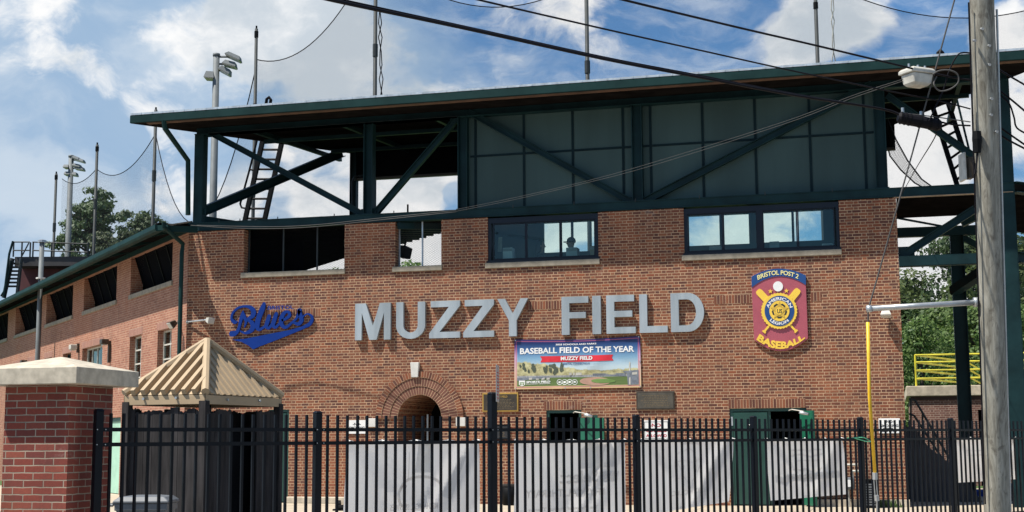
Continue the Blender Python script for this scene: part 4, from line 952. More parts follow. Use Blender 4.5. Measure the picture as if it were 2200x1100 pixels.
# ------------------------------------------------------------------ printed award banner
def award_mat():
    mt, q, b, o = material('award_banner_print')
    uv = q.xyz(q.new('ShaderNodeTexCoord').outputs['UV']); u, v = uv[0], uv[1]
    n1 = q.noise(q.comb(q.m('MULTIPLY', u, 7.), q.m('MULTIPLY', v, 3.)), 2.2, 8, .7)
    sky_ = q.ramp(v, [(.42,(.46,.56,.60)),(.60,(.20,.36,.50)),(.76,(.05,.13,.30)),(.92,(.012,.028,.11)),(1.,(.02,.015,.07))])
    tree = q.ramp(n1, [(.34,(.13,.12,.07)),(.46,(.36,.33,.17)),(.62,(.56,.53,.30))])
    grass = q.mix(q.noise(q.comb(q.m('MULTIPLY', u, 3.), q.m('MULTIPLY', v, 20.)), 3, 4), (.075,.125,.035), (.15,.21,.07))
    hor = q.m('ADD', q.m('MULTIPLY', n1, .20), q.sm(u, .0, .62, .45, .27))
    c = q.mix(q.sm(q.m('SUBTRACT', v, hor), -.012, .012), tree, sky_)
    band = q.mix(q.noise(q.comb(q.m('MULTIPLY', u, 60.), q.m('MULTIPLY', v, 9.)), 2, 3), (.05,.06,.09), (.52,.52,.52))
    c = q.mix(q.sm(v, .28, .25), c, band); c = q.mix(q.sm(v, .232, .215), c, grass)
    du = q.m('MINIMUM', u, q.m('SUBTRACT', 1., u)); dv = q.m('MINIMUM', v, q.m('SUBTRACT', 1., v))
    e = q.m('MINIMUM', q.m('MULTIPLY', du, 2.6), dv)
    rim = q.ramp(v, [(0.,(.60,.42,.22)),(.35,(.66,.46,.36)),(.65,(.55,.34,.50)),(.85,(.06,.03,.16)),(1.,(.03,.015,.10))])
    c = q.mix(q.sm(e, .060, .052), c, rim); c = q.mix(q.m('MULTIPLY', q.sm(e, .044, .040), q.sm(e, .028, .032)), c, (.36,.10,.16))
    q.put(b.inputs['Base Color'], c); b.inputs['Roughness'].default_value = .32; b.inputs['Specular IOR Level'].default_value = .4; return mt
M_AWARD = award_mat()
cA, cB, cC, cD = (106,898), (2042,868), (2022,84), (110,138)                # crop corners of the sheet: lower left, lower right, upper right, upper left
def aw(u, v, d=-.03):
    px = (cA[0]*(1-u)+cB[0]*u)*(1-v)+(cD[0]*(1-u)+cC[0]*u)*v; py = (cA[1]*(1-u)+cB[1]*u)*(1-v)+(cD[1]*(1-u)+cC[1]*u)*v
    sag = math.sin(math.pi*min(max(u,0),1))
    py += 26*sag*max(0, v)**3
    fold = .020*math.sin(7.5*(u*.9+v*.75)+.6)*sag*math.sin(math.pi*min(max(v,0),1))+.02*max(0, 1-abs((u-.62)-(v-.45)*.55)*9)*sag*.8
    return crop_front(px, py, 1090, 710, 7.097, d-abs(fold)-.012*sag)
aw_t = thing('award_banner', fy(1240,836,-.03), 'printed vinyl banner announcing Baseball Field of the Year, hung under the metal letters', 'banner')
m = MB(); NU, NV = 40, 16
for i in range(NU):
    for j in range(NV):
        q = [(i/NU,j/NV),((i+1)/NU,j/NV),((i+1)/NU,(j+1)/NV),(i/NU,(j+1)/NV)]
        m.face([aw(*p) for p in q], q)
o = m.build('sheet', M_AWARD, aw_t, True)
me = o.data
def aw_px(cx, cy):
    """crop px -> banner (u,v)"""
    u = (cx-108)/(2032-108); yb = cA[1]*(1-u)+cB[1]*u; yt = cD[1]*(1-u)+cC[1]*u+26*math.sin(math.pi*u)*.7
    return u, (yb-cy)/(yb-yt)
def aw_text(s, x0, y0, x1, y1, mat, bold, name, tilt=0.):
    a = aw_px(x0, y1); b_ = aw_px(x1, y0)
    return text_mb(s, lambda u, v: aw(a[0]*(1-u)+b_[0]*u, a[1]+(b_[1]-a[1]-tilt)*v+tilt*u, -.036), -VY, .001, bold).build(name, mat, aw_t)
aw_text('2025 SCHOOLS AND PARKS', 738, 184, 1362, 226, M_WHITE, .03, 'print', -.0)
def flat(s, x0, yl0, x1, yl1, h, mat, bold, name, dd_=-.036):
    """text line with left baseline (x0,yl0), right baseline (x1,yl1), cap height h in crop px"""
    def fn(u, v):
        x = x0*(1-u)+x1*u; y = yl0*(1-u)+yl1*u-h*v
        return aw(*aw_px(x, y), dd_)
    return text_mb(s, fn, -VY, .001, bold).build(name, mat, aw_t)
flat('BASEBALL FIELD OF THE YEAR', 192, 364, 1938, 326, 94, M_WHITE, .028, 'headline')
rib = [(500,395),(1050,392),(1615,370),(1595,415),(1620,462),(1050,490),(505,488),(525,440)]
m = MB(); rt_, rl_ = [], []
for k in range(41):
    f = k/40; rt_.append(aw(*aw_px(500+f*1115, 396-f*26+6*math.sin(math.pi*f)), -.0345)); rl_.append(aw(*aw_px(505+f*1115, 489-f*28+8*math.sin(math.pi*f)), -.0345))
rt_[0] = aw(*aw_px(500,396), -.0345); nl_, nr_ = aw(*aw_px(527,440), -.0345), aw(*aw_px(1594,415), -.0345)
m.strip(rt_[2:-2], rl_[2:-2], (0,-.001,0)); m.prism([rt_[0],rt_[2],nl_], (0,-.001,0)); m.prism([nl_,rl_[2],rl_[0]], (0,-.001,0)); m.prism([nl_,rt_[2],rl_[2]], (0,-.001,0)); m.prism([rt_[-3],rt_[-1],nr_], (0,-.001,0)); m.prism([nr_,rl_[-1],rl_[-3]], (0,-.001,0)); m.prism([rt_[-3],nr_,rl_[-3]], (0,-.001,0))
m.build('ribbon', M_RIBBON, aw_t)
flat('MUZZY FIELD', 815, 462, 1298, 452, 58, M_WHITE, .04, 'ribbon_lettering', -.0395)
flat('BRISTOL, CONNECTICUT', 850, 530, 1258, 524, 28, M_SIGNBLUE, .02, 'print')
flat('SPORTS FIELD', 290, 804, 655, 796, 32, M_WHITE, .05, 'print'); flat('MANAGEMENT ASSOCIATION', 290, 824, 650, 816, 11, M_WHITE, .03, 'print')
m = MB(); tr_ = random.Random(5)
for k in range(26):
    x = tr_.uniform(560,840) if k < 16 else tr_.uniform(190,420); y = tr_.uniform(520,640); w_ = tr_.uniform(16,34)
    m.prism([aw(*aw_px(x+w_*math.cos(R_(a))*tr_.uniform(.7,1.2), y+w_*1.5*math.sin(R_(a))*tr_.uniform(.7,1.2)), -.0336) for a in range(0,360,36)], (0,-.0004-.00002*k,0))
m.build('tree_print', plain('printed_evergreen', (.07,.085,.055), .5, var=.3, scale=30), aw_t)
m = MB(); m.prism([aw(*aw_px(*p), -.034) for p in ((178,765),(272,765),(272,828),(225,852),(178,828))], (0,-.001,0)); m.build('badge', M_WHITE, aw_t)
m = MB(); m.prism([aw(*aw_px(*p), -.0352) for p in ((190,790),(260,790),(260,800),(190,800))], (0,-.001,0)); m.prism([aw(*aw_px(*p), -.0352) for p in ((192,808),(218,808),(218,836),(192,824))], (0,-.001,0)); m.prism([aw(*aw_px(*p), -.0352) for p in ((232,808),(258,808),(258,824),(232,836))], (0,-.001,0)); m.build('badge_mark', M_TURFP, aw_t)
for k, cx in enumerate((795,872,948,1025)):
    m = MB(); n = 24; oo = [aw(*aw_px(cx+42*math.cos(2*math.pi*a/n), 788+42*math.sin(2*math.pi*a/n)), -.034) for a in range(n+1)]; ii = [aw(*aw_px(cx+34*math.cos(2*math.pi*a/n), 788+34*math.sin(2*math.pi*a/n)), -.034) for a in range(n+1)]
    m.strip(oo, ii, (0,-.001,0))
    m.prism([aw(*aw_px(cx+p[0], 788+p[1]), -.034) for p in ((-18,-8-3*k),(14,-14),(20,8),(0,18-2*k),(-20,12))], (0,-.001,0)); m.build('sponsor_roundel', M_WHITE, aw_t)
MB().prism([aw(*aw_px(1340+240*math.cos(R_(a)), 775+62*math.sin(R_(a))), -.0335) for a in range(0,360,12)], (0,-.001,0)).build('infield_print', M_DIRT, aw_t)
MB().prism([aw(*aw_px(1460+185*math.cos(R_(a)), 770+34*math.sin(R_(a))), -.0348) for a in range(0,360,12)], (0,-.001,0)).build('turf_print', M_TURFP, aw_t)
m = MB(); m.prism([aw(*aw_px(*p), -.0335) for p in ((1750,625),(1995,600),(1995,820),(1830,830),(1820,660))], (0,-.001,0)); m.prism([aw(*aw_px(*p), -.0335) for p in ((150,725),(640,705),(640,730),(150,768))], (0,-.001,0)); m.prism([aw(*aw_px(*p), -.0335) for p in ((1300,660),(1800,650),(1800,700),(1300,690))], (0,-.001,0)); m.build('stand_print', M_PGREY, aw_t)
m = MB(); m.prism([aw(*aw_px(*p), -.0360) for p in ((1855,480),(1875,480),(1870,825),(1848,825))], (0,-.001,0)); m.prism([aw(*aw_px(*p), -.0360) for p in ((1900,640),(1975,630),(1975,670),(1900,675))], (0,-.001,0))
for x in (330,435,520,598): m.prism([aw(*aw_px(*p), -.0360) for p in ((x,722),(x+48,720),(x+48,750),(x,754))], (0,-.001,0))
for x, w_ in ((940,40),(1000,26),(1040,90)): m.prism([aw(*aw_px(*p), -.0360) for p in ((x,650),(x+w_,645),(x+w_,685),(x,690))], (0,-.001,0))
m.build('pale_print', M_OFFWHITE, aw_t)
m = MB()
for u, v in ((.008,.98),(.99,.985),(.012,.015),(.992,.02),(.995,.5),(.6,.01),(.4,.01)): c = aw(u,v,-.036); m.tube([c, c-VY*.008], .016, 8)
m.build('grommet', M_GALV, aw_t)

# ------------------------------------------------------------------ wall plaques and notices
def lines(m, x0, x1, z0, z1, n, y, seed, h=.35):
    rr = random.Random(seed); st = (z1-z0)/n
    for k in range(n):
        z = z1-(k+.5)*st; x = x0+rr.random()*.15*(x1-x0); e = x1-rr.random()*.15*(x1-x0)
        while x < e:
            w_ = rr.uniform(.02,.07); m.box((x,y-.002,z-st*h/2),(min(x+w_,e),y,z+st*h/2)); x += w_+.018
def plaque(x0p, x1p, ytp, ybp, ref, label, border, face_m, head=None):
    a, b_ = fy(x0p,(ytp+ybp)/2,-.04).x, fy(x1p,(ytp+ybp)/2,-.04).x; z1, z0 = fy((x0p+x1p)/2,ytp,-.04).z, fy((x0p+x1p)/2,ybp,-.04).z
    t = thing('wall_plaque', ((a+b_)/2,-.01,z0), label, 'plaque')
    bevel(MB().box((a,-.04,z0),(b_,-.002,z1)).build('border', border, t), .008)
    q = .035; MB().box((a+q,-.044,z0+q),(b_-q,-.0401,z1-q)).build('face', face_m, t)
    m = MB(); zt_ = z1-q-.04
    if head:
        hh = (z1-z0)*.11
        text_mb(head, rect_fn((a+(b_-a)*.3,-.0441,z1-q-.03-hh), (a+(b_-a)*.7,-.0441,z1-q-.03-hh), (a+(b_-a)*.7,-.0441,z1-q-.03), (a+(b_-a)*.3,-.0441,z1-q-.03)), -VY, .002, .02).build('heading', M_GOLD, t); zt_ -= hh+.02
    lines(m, a+.1, b_-.1, z0+q+.03, zt_, 7, -.0441, x0p); m.build('text_lines', plain('raised_bronze_lettering', (.17,.125,.07), .45, .3), t)
plaque(1036,1113.5,844,884.5,0, 'bronze plaque with a bright brass border, partly behind the tall fence post', M_GOLD, M_BRONZE, 'MUZZY FIELD')
plaque(1367,1449,840.5,880,0, 'plain dark bronze plaque right of the award banner', M_BRONZE, plain('grey_bronze', (.085,.075,.058), .5, .3, var=.2, scale=8))
plaque(1063,1095,912,945,0, 'small black plaque below the brass bordered one', M_BLACK, M_INK)
def notice(x0p, x1p, ytp, ybp, rows, label, mat, tilt=0, frame=False):
    y = -.03; a, b_ = fy(x0p,(ytp+ybp)/2,y).x, fy(x1p,(ytp+ybp)/2,y).x; z1, z0 = fy((x0p+x1p)/2,ytp,y).z, fy((x0p+x1p)/2,ybp,y).z
    t = thing('notice_sign', ((a+b_)/2,-.01,z0), label, 'sign')
    bevel(MB().box((a,-.03,z0),(b_,-.004,z1)).build('board', M_WHITE, t), .006)
    H = z1-z0; W_ = b_-a
    if frame:
        m = MB(); q = .03; 
        m.box((a+q,-.032,z0+q),(b_-q,-.0301,z0+q+.01)); m.box((a+q,-.032,z1-q-.01),(b_-q,-.0301,z1-q)); m.box((a+q,-.032,z0+q+.011),(a+q+.01,-.0301,z1-q-.011)); m.box((b_-q-.01,-.032,z0+q+.011),(b_-q,-.0301,z1-q-.011)); m.build('border_line', M_INK, t)
    for s_, u0, u1, v0, v1 in rows:
        P = lambda u, v: (a+u*W_, -.0301, z0+v*H)
        text_mb(s_, rect_fn(P(u0,v0), P(u1,v0), P(u1,v1), P(u0,v1)), -VY, .002, .03).build('lettering', mat, t)
    return t
notice(747,786.5,903,932,[('-NO-',.28,.72,.62,.82),('SMOKING',.08,.92,.36,.54)], 'white sign reading NO SMOKING left of the brick arch', M_INK)
notice(1382,1438,903,945,[('-NO-',.25,.75,.66,.84),('COOLERS',.10,.90,.40,.55),('ALLOWED',.10,.90,.14,.29)], 'white sign with dark red letters reading NO COOLERS ALLOWED', M_SIGNRED, frame=True)
t = notice(1888,1934,899,931,[('-NO-',.30,.70,.70,.90),('SMOKING',.08,.92,.42,.60)], 'white sign reading NO SMOKING right of the yellow guy guard', M_INK)
m = MB(); z0 = fy(1911,930,-.03).z; x0, x1 = fy(1890,915,-.03).x, fy(1932,915,-.03).x
lines(m, x0+.03, x1-.03, z0+.01, z0+.12, 2, -.0305, 5, .5); m.build('small_print', M_INK, t)

# ------------------------------------------------------------------ people and things in the press room
def person(base, face_dir, hair_long, cap, label):
    t = thing('person', base, label, 'person'); f = Vector(face_dir).normalized(); r_ = f.cross(VZ).normalized(); b = Vector(base)
    m = MB(); rings = []
    for z, rx, ry, dx in ((0,.17,.12,0),(.12,.17,.12,0),(.30,.17,.115,.01),(.44,.205,.11,.01),(.52,.19,.095,.01),(.565,.10,.075,.015),(.60,.058,.060,.02),(.65,.055,.058,.03),(.68,.062,.075,.035),(.73,.074,.092,.035),(.79,.078,.098,.03),(.85,.066,.085,.025),(.89,.035,.045,.02)):
        rings.append([b+VZ*z+f*dx+r_*rx*math.cos(a)+f*ry*math.sin(a) for a in (2*math.pi*k/18 for k in range(18))])
    m.loft(rings)
    nose = b+VZ*.755+f*.125; m.loft([[nose+r_*.012+VZ*.03-f*.01, nose-r_*.012+VZ*.03-f*.01, nose-r_*.018-VZ*.015-f*.005, nose+r_*.018-VZ*.015-f*.005], [nose+f*.022+r_*.004, nose+f*.022-r_*.004, nose+f*.026-r_*.006-VZ*.012, nose+f*.026+r_*.006-VZ*.012]])
    for s_ in (-1, 1): m.add(ellipsoid(b+VZ*.755+r_*s_*.08+f*.02, .015,.022,.032, 8, 6))
    m.build('body', M_SKIN, t, True)
    m = MB(); rings = []                                          # shirt follows the torso, with sleeves
    for z, rx, ry in ((-.01,.185,.135),(.12,.185,.135),(.30,.185,.13),(.44,.222,.125),(.53,.20,.108),(.575,.10,.085)):
        rings.append([b+VZ*z+f*.01+r_*rx*math.cos(a)+f*ry*math.sin(a) for a in (2*math.pi*k/18 for k in range(18))])
    m.loft(rings)
    for s_ in (-1, 1): m.tube([b+VZ*.47+r_*s_*.19, b+VZ*.33+r_*s_*.245+f*.02, b+VZ*.19+r_*s_*.25+f*.08], [.062,.056,.05], 10)
    m.build('shirt', M_SHIRT, t, True)
    m = MB()
    for s_ in (-1, 1): m.tube([b+VZ*.20+r_*s_*.25+f*.08, b+VZ*.15+r_*s_*.21+f*.22, b+VZ*.14+r_*s_*.16+f*.32], [.044,.036,.03], 8)
    m.build('forearm', M_SKIN, t, True)
    if hair_long:
        m = MB(); rings = []
        for z, rx, ry, dx in ((.50,.10,.05,-.09),(.62,.10,.085,-.045),(.72,.094,.105,-.012),(.80,.092,.112,.0),(.87,.078,.095,.0),(.915,.04,.05,.0)):
            rings.append([b+VZ*z+f*(dx)+r_*rx*math.cos(a)+f*ry*math.sin(a)*(1 if math.sin(a) < 0 else .80) for a in (2*math.pi*k/18 for k in range(18))])
        m.loft(rings).build('hair', M_HAIR, t, True)
    if cap:
        m = MB(); rings = []
        for z, rr in ((.775,.103),(.82,.106),(.87,.092),(.905,.055),(.92,.012)):
            rings.append([b+VZ*z+f*.02+(r_*.9*math.cos(a)+f*math.sin(a)*1.08)*rr for a in (2*math.pi*k/18 for k in range(18))])
        m.loft(rings); pts = [b+VZ*.785+f*.02+(r_*math.cos(R_(a))*.075+f*(.10+math.sin(R_(a))*.10)) for a in range(0,181,20)]
        m.prism(pts, (0,0,.014)); m.build('cap', M_INK, t, True)
p = fy(1229,519,1.25); person((p.x,1.25,p.z-.80), (-.95,-.1,0), False, True, 'person in a dark cap facing left behind the press window')
p = fy(1160,529,1.05); person((p.x,1.05,p.z-.76), (.9,.3,0), True, False, 'person with long dark hair bent low behind the press window')
def carton(px0, px1, yt, yb, y, mat, label, name='carton', dep_=.25, cat='box'):
    a, b_ = fy(px0,yb,y), fy(px1,yb,y); zt_ = fy((px0+px1)/2,yt,y).z
    zb_ = min(zs_top-.01, a.z); t = thing(name, ((a.x+b_.x)/2,y,zb_), label, cat)
    bevel(MB().box((a.x,y,zb_),(b_.x,y+dep_,zt_)).build('body', mat, t), .012); MB().box((a.x+.01,y-.004,zt_-.09),(b_.x-.01,y-.0005,zt_-.02)).build('flap', plain('flap_'+str(int(px0)), (.3,.3,.28), .7), t)
carton(1080,1101,532,554,.62,M_WHITE,'white carton on the counter at the left end of the press window')
carton(1216,1240,531.5,550,.66,plain('pale_grey_case', (.42,.45,.44), .5),'pale grey equipment case in front of the person in the cap', 'equipment_case', .3, 'case')
carton(1267.5,1280,528,550,.62,plain('kraft_card', (.36,.25,.12), .8),'brown card box at the right end of the press window')
carton(1524,1548,529,534.5,.62,M_OFFWHITE,'low white box at the left pane of the wide press window')
carton(1653,1674,518.5,531,.62,plain('monitor_grey', (.30,.34,.35), .5),'grey monitor back in the third pane of the wide press window', 'monitor', .08, 'monitor')
carton(1766,1790,523,527,.62,M_WHITE,'flat white box at the right end of the wide press window')
p = fy(1066,540,.9); t = thing('wall_paper', p, 'pale sheet hanging inside the left pane of the press window', 'paper')
MB().prism([fy(1069,541,.9), fy(1078,541,.9), fy(1079,509,.9), fy(1071,510,.9)], (0,.01,0)).build('sheet', M_OFFWHITE, t)

# ------------------------------------------------------------------ foreground brick pier
ppc = dep(145, 985, 13.1); PX, PY = ppc.x, ppc.y; PW = .76; PWX = PX-at(7,960,(0,PY,0),VY).x
pier = thing('brick_pier', (PX-PW/2,PY+PW/2,0), 'dark red brick gate pier with a wide concrete cap in the left foreground', 'brick pier')
zc0 = at(145,826,(0,PY,0),VY).z
m = MB(); m.box((PX-PWX,PY,0),(PX,PY+PW,zc0)); m.build('shaft', M_PIER, pier)
o_ = .18; cz1 = zc0+.155
m = MB(); a, b_, c, d = PX-PWX-o_, PX+o_, PY-o_, PY+PW+o_
m.loft([[(a,c,zc0+.001),(b_,c,zc0+.001),(b_,d,zc0+.001),(a,d,zc0+.001)],[(a,c,cz1),(b_,c,cz1),(b_,d,cz1),(a,d,cz1)],[(PX-PWX/2-.02,PY+PW/2-.02,cz1+.13),(PX-PWX/2+.02,PY+PW/2-.02,cz1+.13),(PX-PWX/2+.02,PY+PW/2+.02,cz1+.13),(PX-PWX/2-.02,PY+PW/2+.02,cz1+.13)]])
bevel(m.build('cap', M_CAP, pier), .005)

# ------------------------------------------------------------------ boarded kiosk with a pyramid roof
D_K = 19.0; kc = dep(441, 848, D_K); KA = R_(-5.6)
KU, KV = Vector((-math.cos(KA),-math.sin(KA),0)), Vector((-math.sin(KA),math.cos(KA),0))   # along the left face (to the left), along the right face (to the back)
kiosk = thing('kiosk', (kc+KU*.6+KV*.8).to_2d().to_3d(), 'black boarded enclosure under a ribbed tan pyramid roof behind the fence', 'kiosk')
def hit(px, O, dirv):
    """length along dirv from O whose picture x is px"""
    lo, hi = 0., 6.
    for _ in range(40):
        mid = (lo+hi)/2; P = O+dirv*mid-CAM; x = 1100+F_PX*P.dot(_R)/P.dot(_F)
        if (x > px) == (dirv.dot(_R) < 0): lo = mid
        else: hi = mid
    return lo
KL, KW = hit(266, kc, KU), hit(606, kc, KV); ze = kc.z; fas = .125
K0 = Vector((kc.x,kc.y,0)); Kp = lambda a, b_, z: K0+KU*a+KV*b_+VZ*z
apex = Kp(KL/2, KW/2, 0); apz = at(440,740,apex,(_F.to_2d().to_3d()).normalized()).z
m = MB(); 
for a0, b0, a1, b1 in ((0,0,KL,0),(0,0,0,KW),(KL,0,KL,KW),(0,KW,KL,KW)):
    p, q = Kp(a0,b0,0), Kp(a1,b1,0); d = (q-p).normalized(); n = d.cross(VZ); n = n if n.dot(p+ (q-p)/2-apex) > 0 else -n
    m.obox(p+VZ*(ze-fas)-n*.02, q-p, n*.02, VZ*fas)
bevel(m.build('fascia', M_TAN, kiosk), .004)
roofm = MB(); A = Vector((apex.x,apex.y,apz)); cor = [Kp(0,0,ze+.01), Kp(KL,0,ze+.01), Kp(KL,KW,ze+.01), Kp(0,KW,ze+.01)]
def ribs(m, P, Q, h):
    """deep ribbed sheet on the roof face P-Q-apex"""
    e = (Q-P); L = e.length; e.normalize(); mid = (P+Q)/2; up_ = (A-mid); Hh = up_.length; up_.normalize(); n = e.cross(up_); n = n if n.z > 0 else -n
    m.face([P, Q, A] if (Q-P).cross(A-P).dot(n) > 0 else [Q, P, A])
    cnt = max(8, int(L/.155)); pit = L/cnt
    for k in range(cnt+1):
        s_ = k*pit; hgt = Hh*(1-abs(s_-L/2)/(L/2))
        if hgt < .08 : continue
        base = P+e*s_; w0, w1 = .036, .030
        r0 = [base-e*w0, base+e*w0, base+e*w1+n*h, base-e*w1+n*h]; r1 = [p+up_*hgt for p in r0]
        if (r0[1]-r0[0]).cross(r0[3]-r0[0]).dot(up_) < 0: r0, r1 = r0[::-1], r1[::-1]
        m.loft([r0, r1])
for i in range(4): ribs(roofm, cor[i], cor[(i+1) % 4], .085 if i in (0, 2) else .022)
roofm.build('roof', M_TAN, kiosk)
m = MB()
for c in cor: m.tube([c+(A-c)*.0+VZ*.03, A+VZ*.05], .058, 8)
m.add(ellipsoid(A+VZ*.04, .075,.075,.06)); m.build('hip_cap', M_TAN, kiosk)
m = MB()
for px, py in ((310,857),(380,855)): c = at(px,py,Kp(0,0,0),KV); m.tube([c, c-KV*.03], .018, 8)
for px, py in ((487,859),(556,861)): c = at(px,py,Kp(0,0,0),KU); m.tube([c, c-KU*.03], .018, 8)
m.build('bolt', M_GALV, kiosk)
rr = random.Random(3)
def boards(P, d, L, skip=()):
    m = MB(); s_ = 0; n_ = d.cross(VZ); n_ = -n_ if n_.dot(P-apex) < 0 else n_
    while s_ < L-.04:
        w_ = min(rr.uniform(.125,.15), L-s_); h = ze-fas-rr.uniform(.03,.09)
        if not any(a < s_+w_/2 < b_ for a, b_ in skip):
            q = P+d*(s_+.004)+n_*rr.uniform(-.006,.004); n = 4
            top_ = [rr.uniform(-.035,.0) for _ in range(n+1)]
            for k in range(n):
                a, b_ = w_*k/n*.97, w_*(k+1)/n*.97
                m.loft([[q+d*a, q+d*b_, q+d*b_-n_*.022, q+d*a-n_*.022], [q+d*a+VZ*(h+top_[k]), q+d*b_+VZ*(h+top_[k+1]), q+d*b_-n_*.022+VZ*(h+top_[k+1]), q+d*a-n_*.022+VZ*(h+top_[k])]])
        s_ += w_
    return m
ins_ = .05
boards(Kp(ins_,ins_,0), KU, KL-2*ins_).build('board_wall', M_WOOD, kiosk)
gs = hit(504, Kp(0,0,ze), KV)-.05; ge = hit(552, Kp(0,0,ze), KV)-.02
boards(Kp(ins_,ins_,0), KV, KW-2*ins_, [(gs, ge)]).build('board_wall', M_WOOD, kiosk)
boards(Kp(KL-ins_,ins_,0), KV, KW-2*ins_).build('board_wall', M_WOOD, kiosk); boards(Kp(ins_,KW-ins_,0), KU, KL-2*ins_).build('board_wall', M_WOOD, kiosk)
for a, b_ in ((0,0),(KL,0),(0,KW),(KL,KW)):
    q = Kp(a,b_,0); s1, s2 = (1 if a == 0 else -1), (1 if b_ == 0 else -1)
    MB().obox(q-KU*.015*s1-KV*.015*s2, KU*.105*s1, KV*.105*s2, VZ*(ze-fas+.045)).build('corner_post', M_WOOD, kiosk)
MB().obox(Kp(.3,.2,0), KU*(KL-.6), KV*(KW-.5), VZ*(ze-.5)).build('inner_box', M_DARK, kiosk)

# ------------------------------------------------------------------ fence
FO = CAM+Vector((-7.294,11.938,0)); FO.z = 0; FA = .978; FD = Vector((math.cos(FA),math.sin(FA),0)); FN = FD.cross(VZ)
def fs(px, py=925):
    p = at(px, py, FO, FN); return (p-FO).dot(FD)
fp = lambda s_, d, z: FO+FD*s_+FN*d+VZ*z
g = MB().face([fp(-1.2,-.3,.003), fp(-1.2,3.2,.003), fp(19,3.2,.003), fp(19,-.3,.003)][::-1]).build('sidewalk', M_GROUND); tag(g, kind='structure')  # unseen pale strip added to bounce light onto banners and fence
fence = thing('metal_fence', fp(8,0,0), 'black metal picket fence crossing the whole foreground', 'fence')
zr1, zr2 = 1.620, 1.478
postx = [211,682,1057.8,1367,1619,1848.5,2042.6]; ps = [fs(x) for x in postx]; ps.append(ps[-1]+2.5); ps.append(ps[-1]+2.5)
for i, s_ in enumerate(ps):
    top_ = zr1+(.42 if i == 2 else .175); wdt = .085 if i == 2 else .075
    c = fp(s_,0,0); m = MB(); h = wdt/2
    m.obox(c-FD*h-FN*h, FD*wdt, FN*wdt, VZ*top_)
    m.loft([[c+FD*a*(h+.006)+FN*b_*(h+.006)+VZ*(top_+.001) for a, b_ in ((-1,-1),(1,-1),(1,1),(-1,1))], [c+FD*a*(h-.012)+FN*b_*(h-.012)+VZ*(top_+.022) for a, b_ in ((-1,-1),(1,-1),(1,1),(-1,1))]])
    bevel(m.build('post', M_FENCE, fence), .004)
for i in range(len(ps)-1):
    a, b_ = ps[i]+.04, ps[i+1]-.04; m = MB()
    for z in (zr1, zr2, .22): m.obox(fp(a,-.019,z-.019), FD*(b_-a), FN*.038, VZ*.038)
    n = 19; pit = (ps[i+1]-ps[i])/n
    for k in range(1, n):
        s_ = ps[i]+k*pit+random.uniform(-.003,.003); ln = random.uniform(-.004,.004)
        q = fp(s_,0,0); m.obox(q-FD*.0125-FN*.0125+VZ*.06, FD*.025, FN*.025, VZ*(zr1+.155-.06)+FD*ln)
    m.build('panel', M_FENCE, fence)
m = MB()
for i, s_ in enumerate(ps[:4]):
    for z in (zr1, zr2):
        for d_ in (.065,-.028): c = fp(s_+d_,.022 if d_ > .05 else .040,z); m.tube([c, c+FN*.006], .006, 6)
m.build('screw', M_GALV, fence)
# notice seen edge on, on the tall post
c = at(1066,863,FO+FN*.09,FN); zt_ = at(1066,783,FO+FN*.09,FN).z; sd = (_F.to_2d().to_3d()).normalized()
t = thing('edge_on_sign', (c.x,c.y,c.z), 'narrow white sign plate seen edge-on at the top of the tall fence post', 'sign')
pu = (sd*.99+_R.to_2d().to_3d().normalized()*.10).normalized()
bevel(MB().obox(c-pu*.02, pu*.30, pu.cross(VZ)*.006, VZ*(zt_-c.z)).build('plate', M_GALV, t), .002)
m = MB()
for k in range(9):
    z = .04+k*(zt_-c.z-.1)/9; q = c-pu*.02-pu.cross(VZ)*(-.0065); m.obox(q+VZ*z+pu*.03, pu*.22, pu.cross(VZ)*.001, VZ*.012)
m.build('lettering', M_SIGNRED, t)
# banners tied to the back of the fence
def fence_banner(x0, x1, zt_, drop_l, drop_r, label, art, seed, inset=(0,0), mat=M_VINYL):
    s0, s1 = fs(x0), fs(x1); rr = random.Random(seed); d0 = -.045
    t = thing('fence_banner', fp((s0+s1)/2,d0,zt_-drop_l), label, 'banner', 'banners tied behind the fence')
    ph, a1 = rr.uniform(0,6), rr.uniform(.6,1.)
    def P(u, v, dd_=0.):
        dr = drop_l*(1-u)+drop_r*u; sx = s0+inset[0]*(1-v)+u*((s1+inset[1]*(1-v))-(s0+inset[0]*(1-v)))
        sag = .022*math.sin(math.pi*((u*4) % 1))*v**6
        wave = .022*math.sin(9*u+ph)*(1-v)+.016*math.sin(5*u+3*v+ph)*(1-v*.6)*a1+.03*max(0,1-abs(u-.12-(1-v)*.45)*8)*(1-v*.3)+.03*max(0,1-abs(u-.95+(1-v)*.4)*8)*(1-v*.3)
        return fp(sx, d0-abs(wave)+.03*0+dd_, zt_-sag-dr*(1-v))
    m = MB(); n1, n2 = 44, 22
    for i in range(n1):
        for j in range(n2): m.face([P(i/n1,j/n2), P((i+1)/n1,j/n2), P((i+1)/n1,(j+1)/n2), P(i/n1,(j+1)/n2)])
    m.build('sheet', mat, t, True)
    m = MB()
    for u in (.01,.25,.5,.75,.99): c = P(u,.985); m.tube([c+FN*.004, Vector((c.x,c.y,zr2+.02))+FN*.05, Vector((c.x,c.y,zr2+.03))], .006, 5)
    m.build('tie', M_WHITE, t)
    for kind, data in art:
        if kind == 'text':
            s_, u0, u1, v0, v1, mt = data                        # print shows through mirrored: u0 > u1 reverses it
            text_mb(s_, lambda u, v: P(u0+(u1-u0)*u, v0+(v1-v0)*v, .003), FN, .001, .02).build('faded_print', mt, t)
        else:
            polys, mt = data; m = MB()
            for po in polys:
                if len(polys) < 8: MB().face([P(u, v, .0025) for u, v in po]).build('faded_print', mt, t)
                else: m.face([P(u, v, .0025) for u, v in po])
            if m.f: m.build('faded_print', mt, t)
    return t
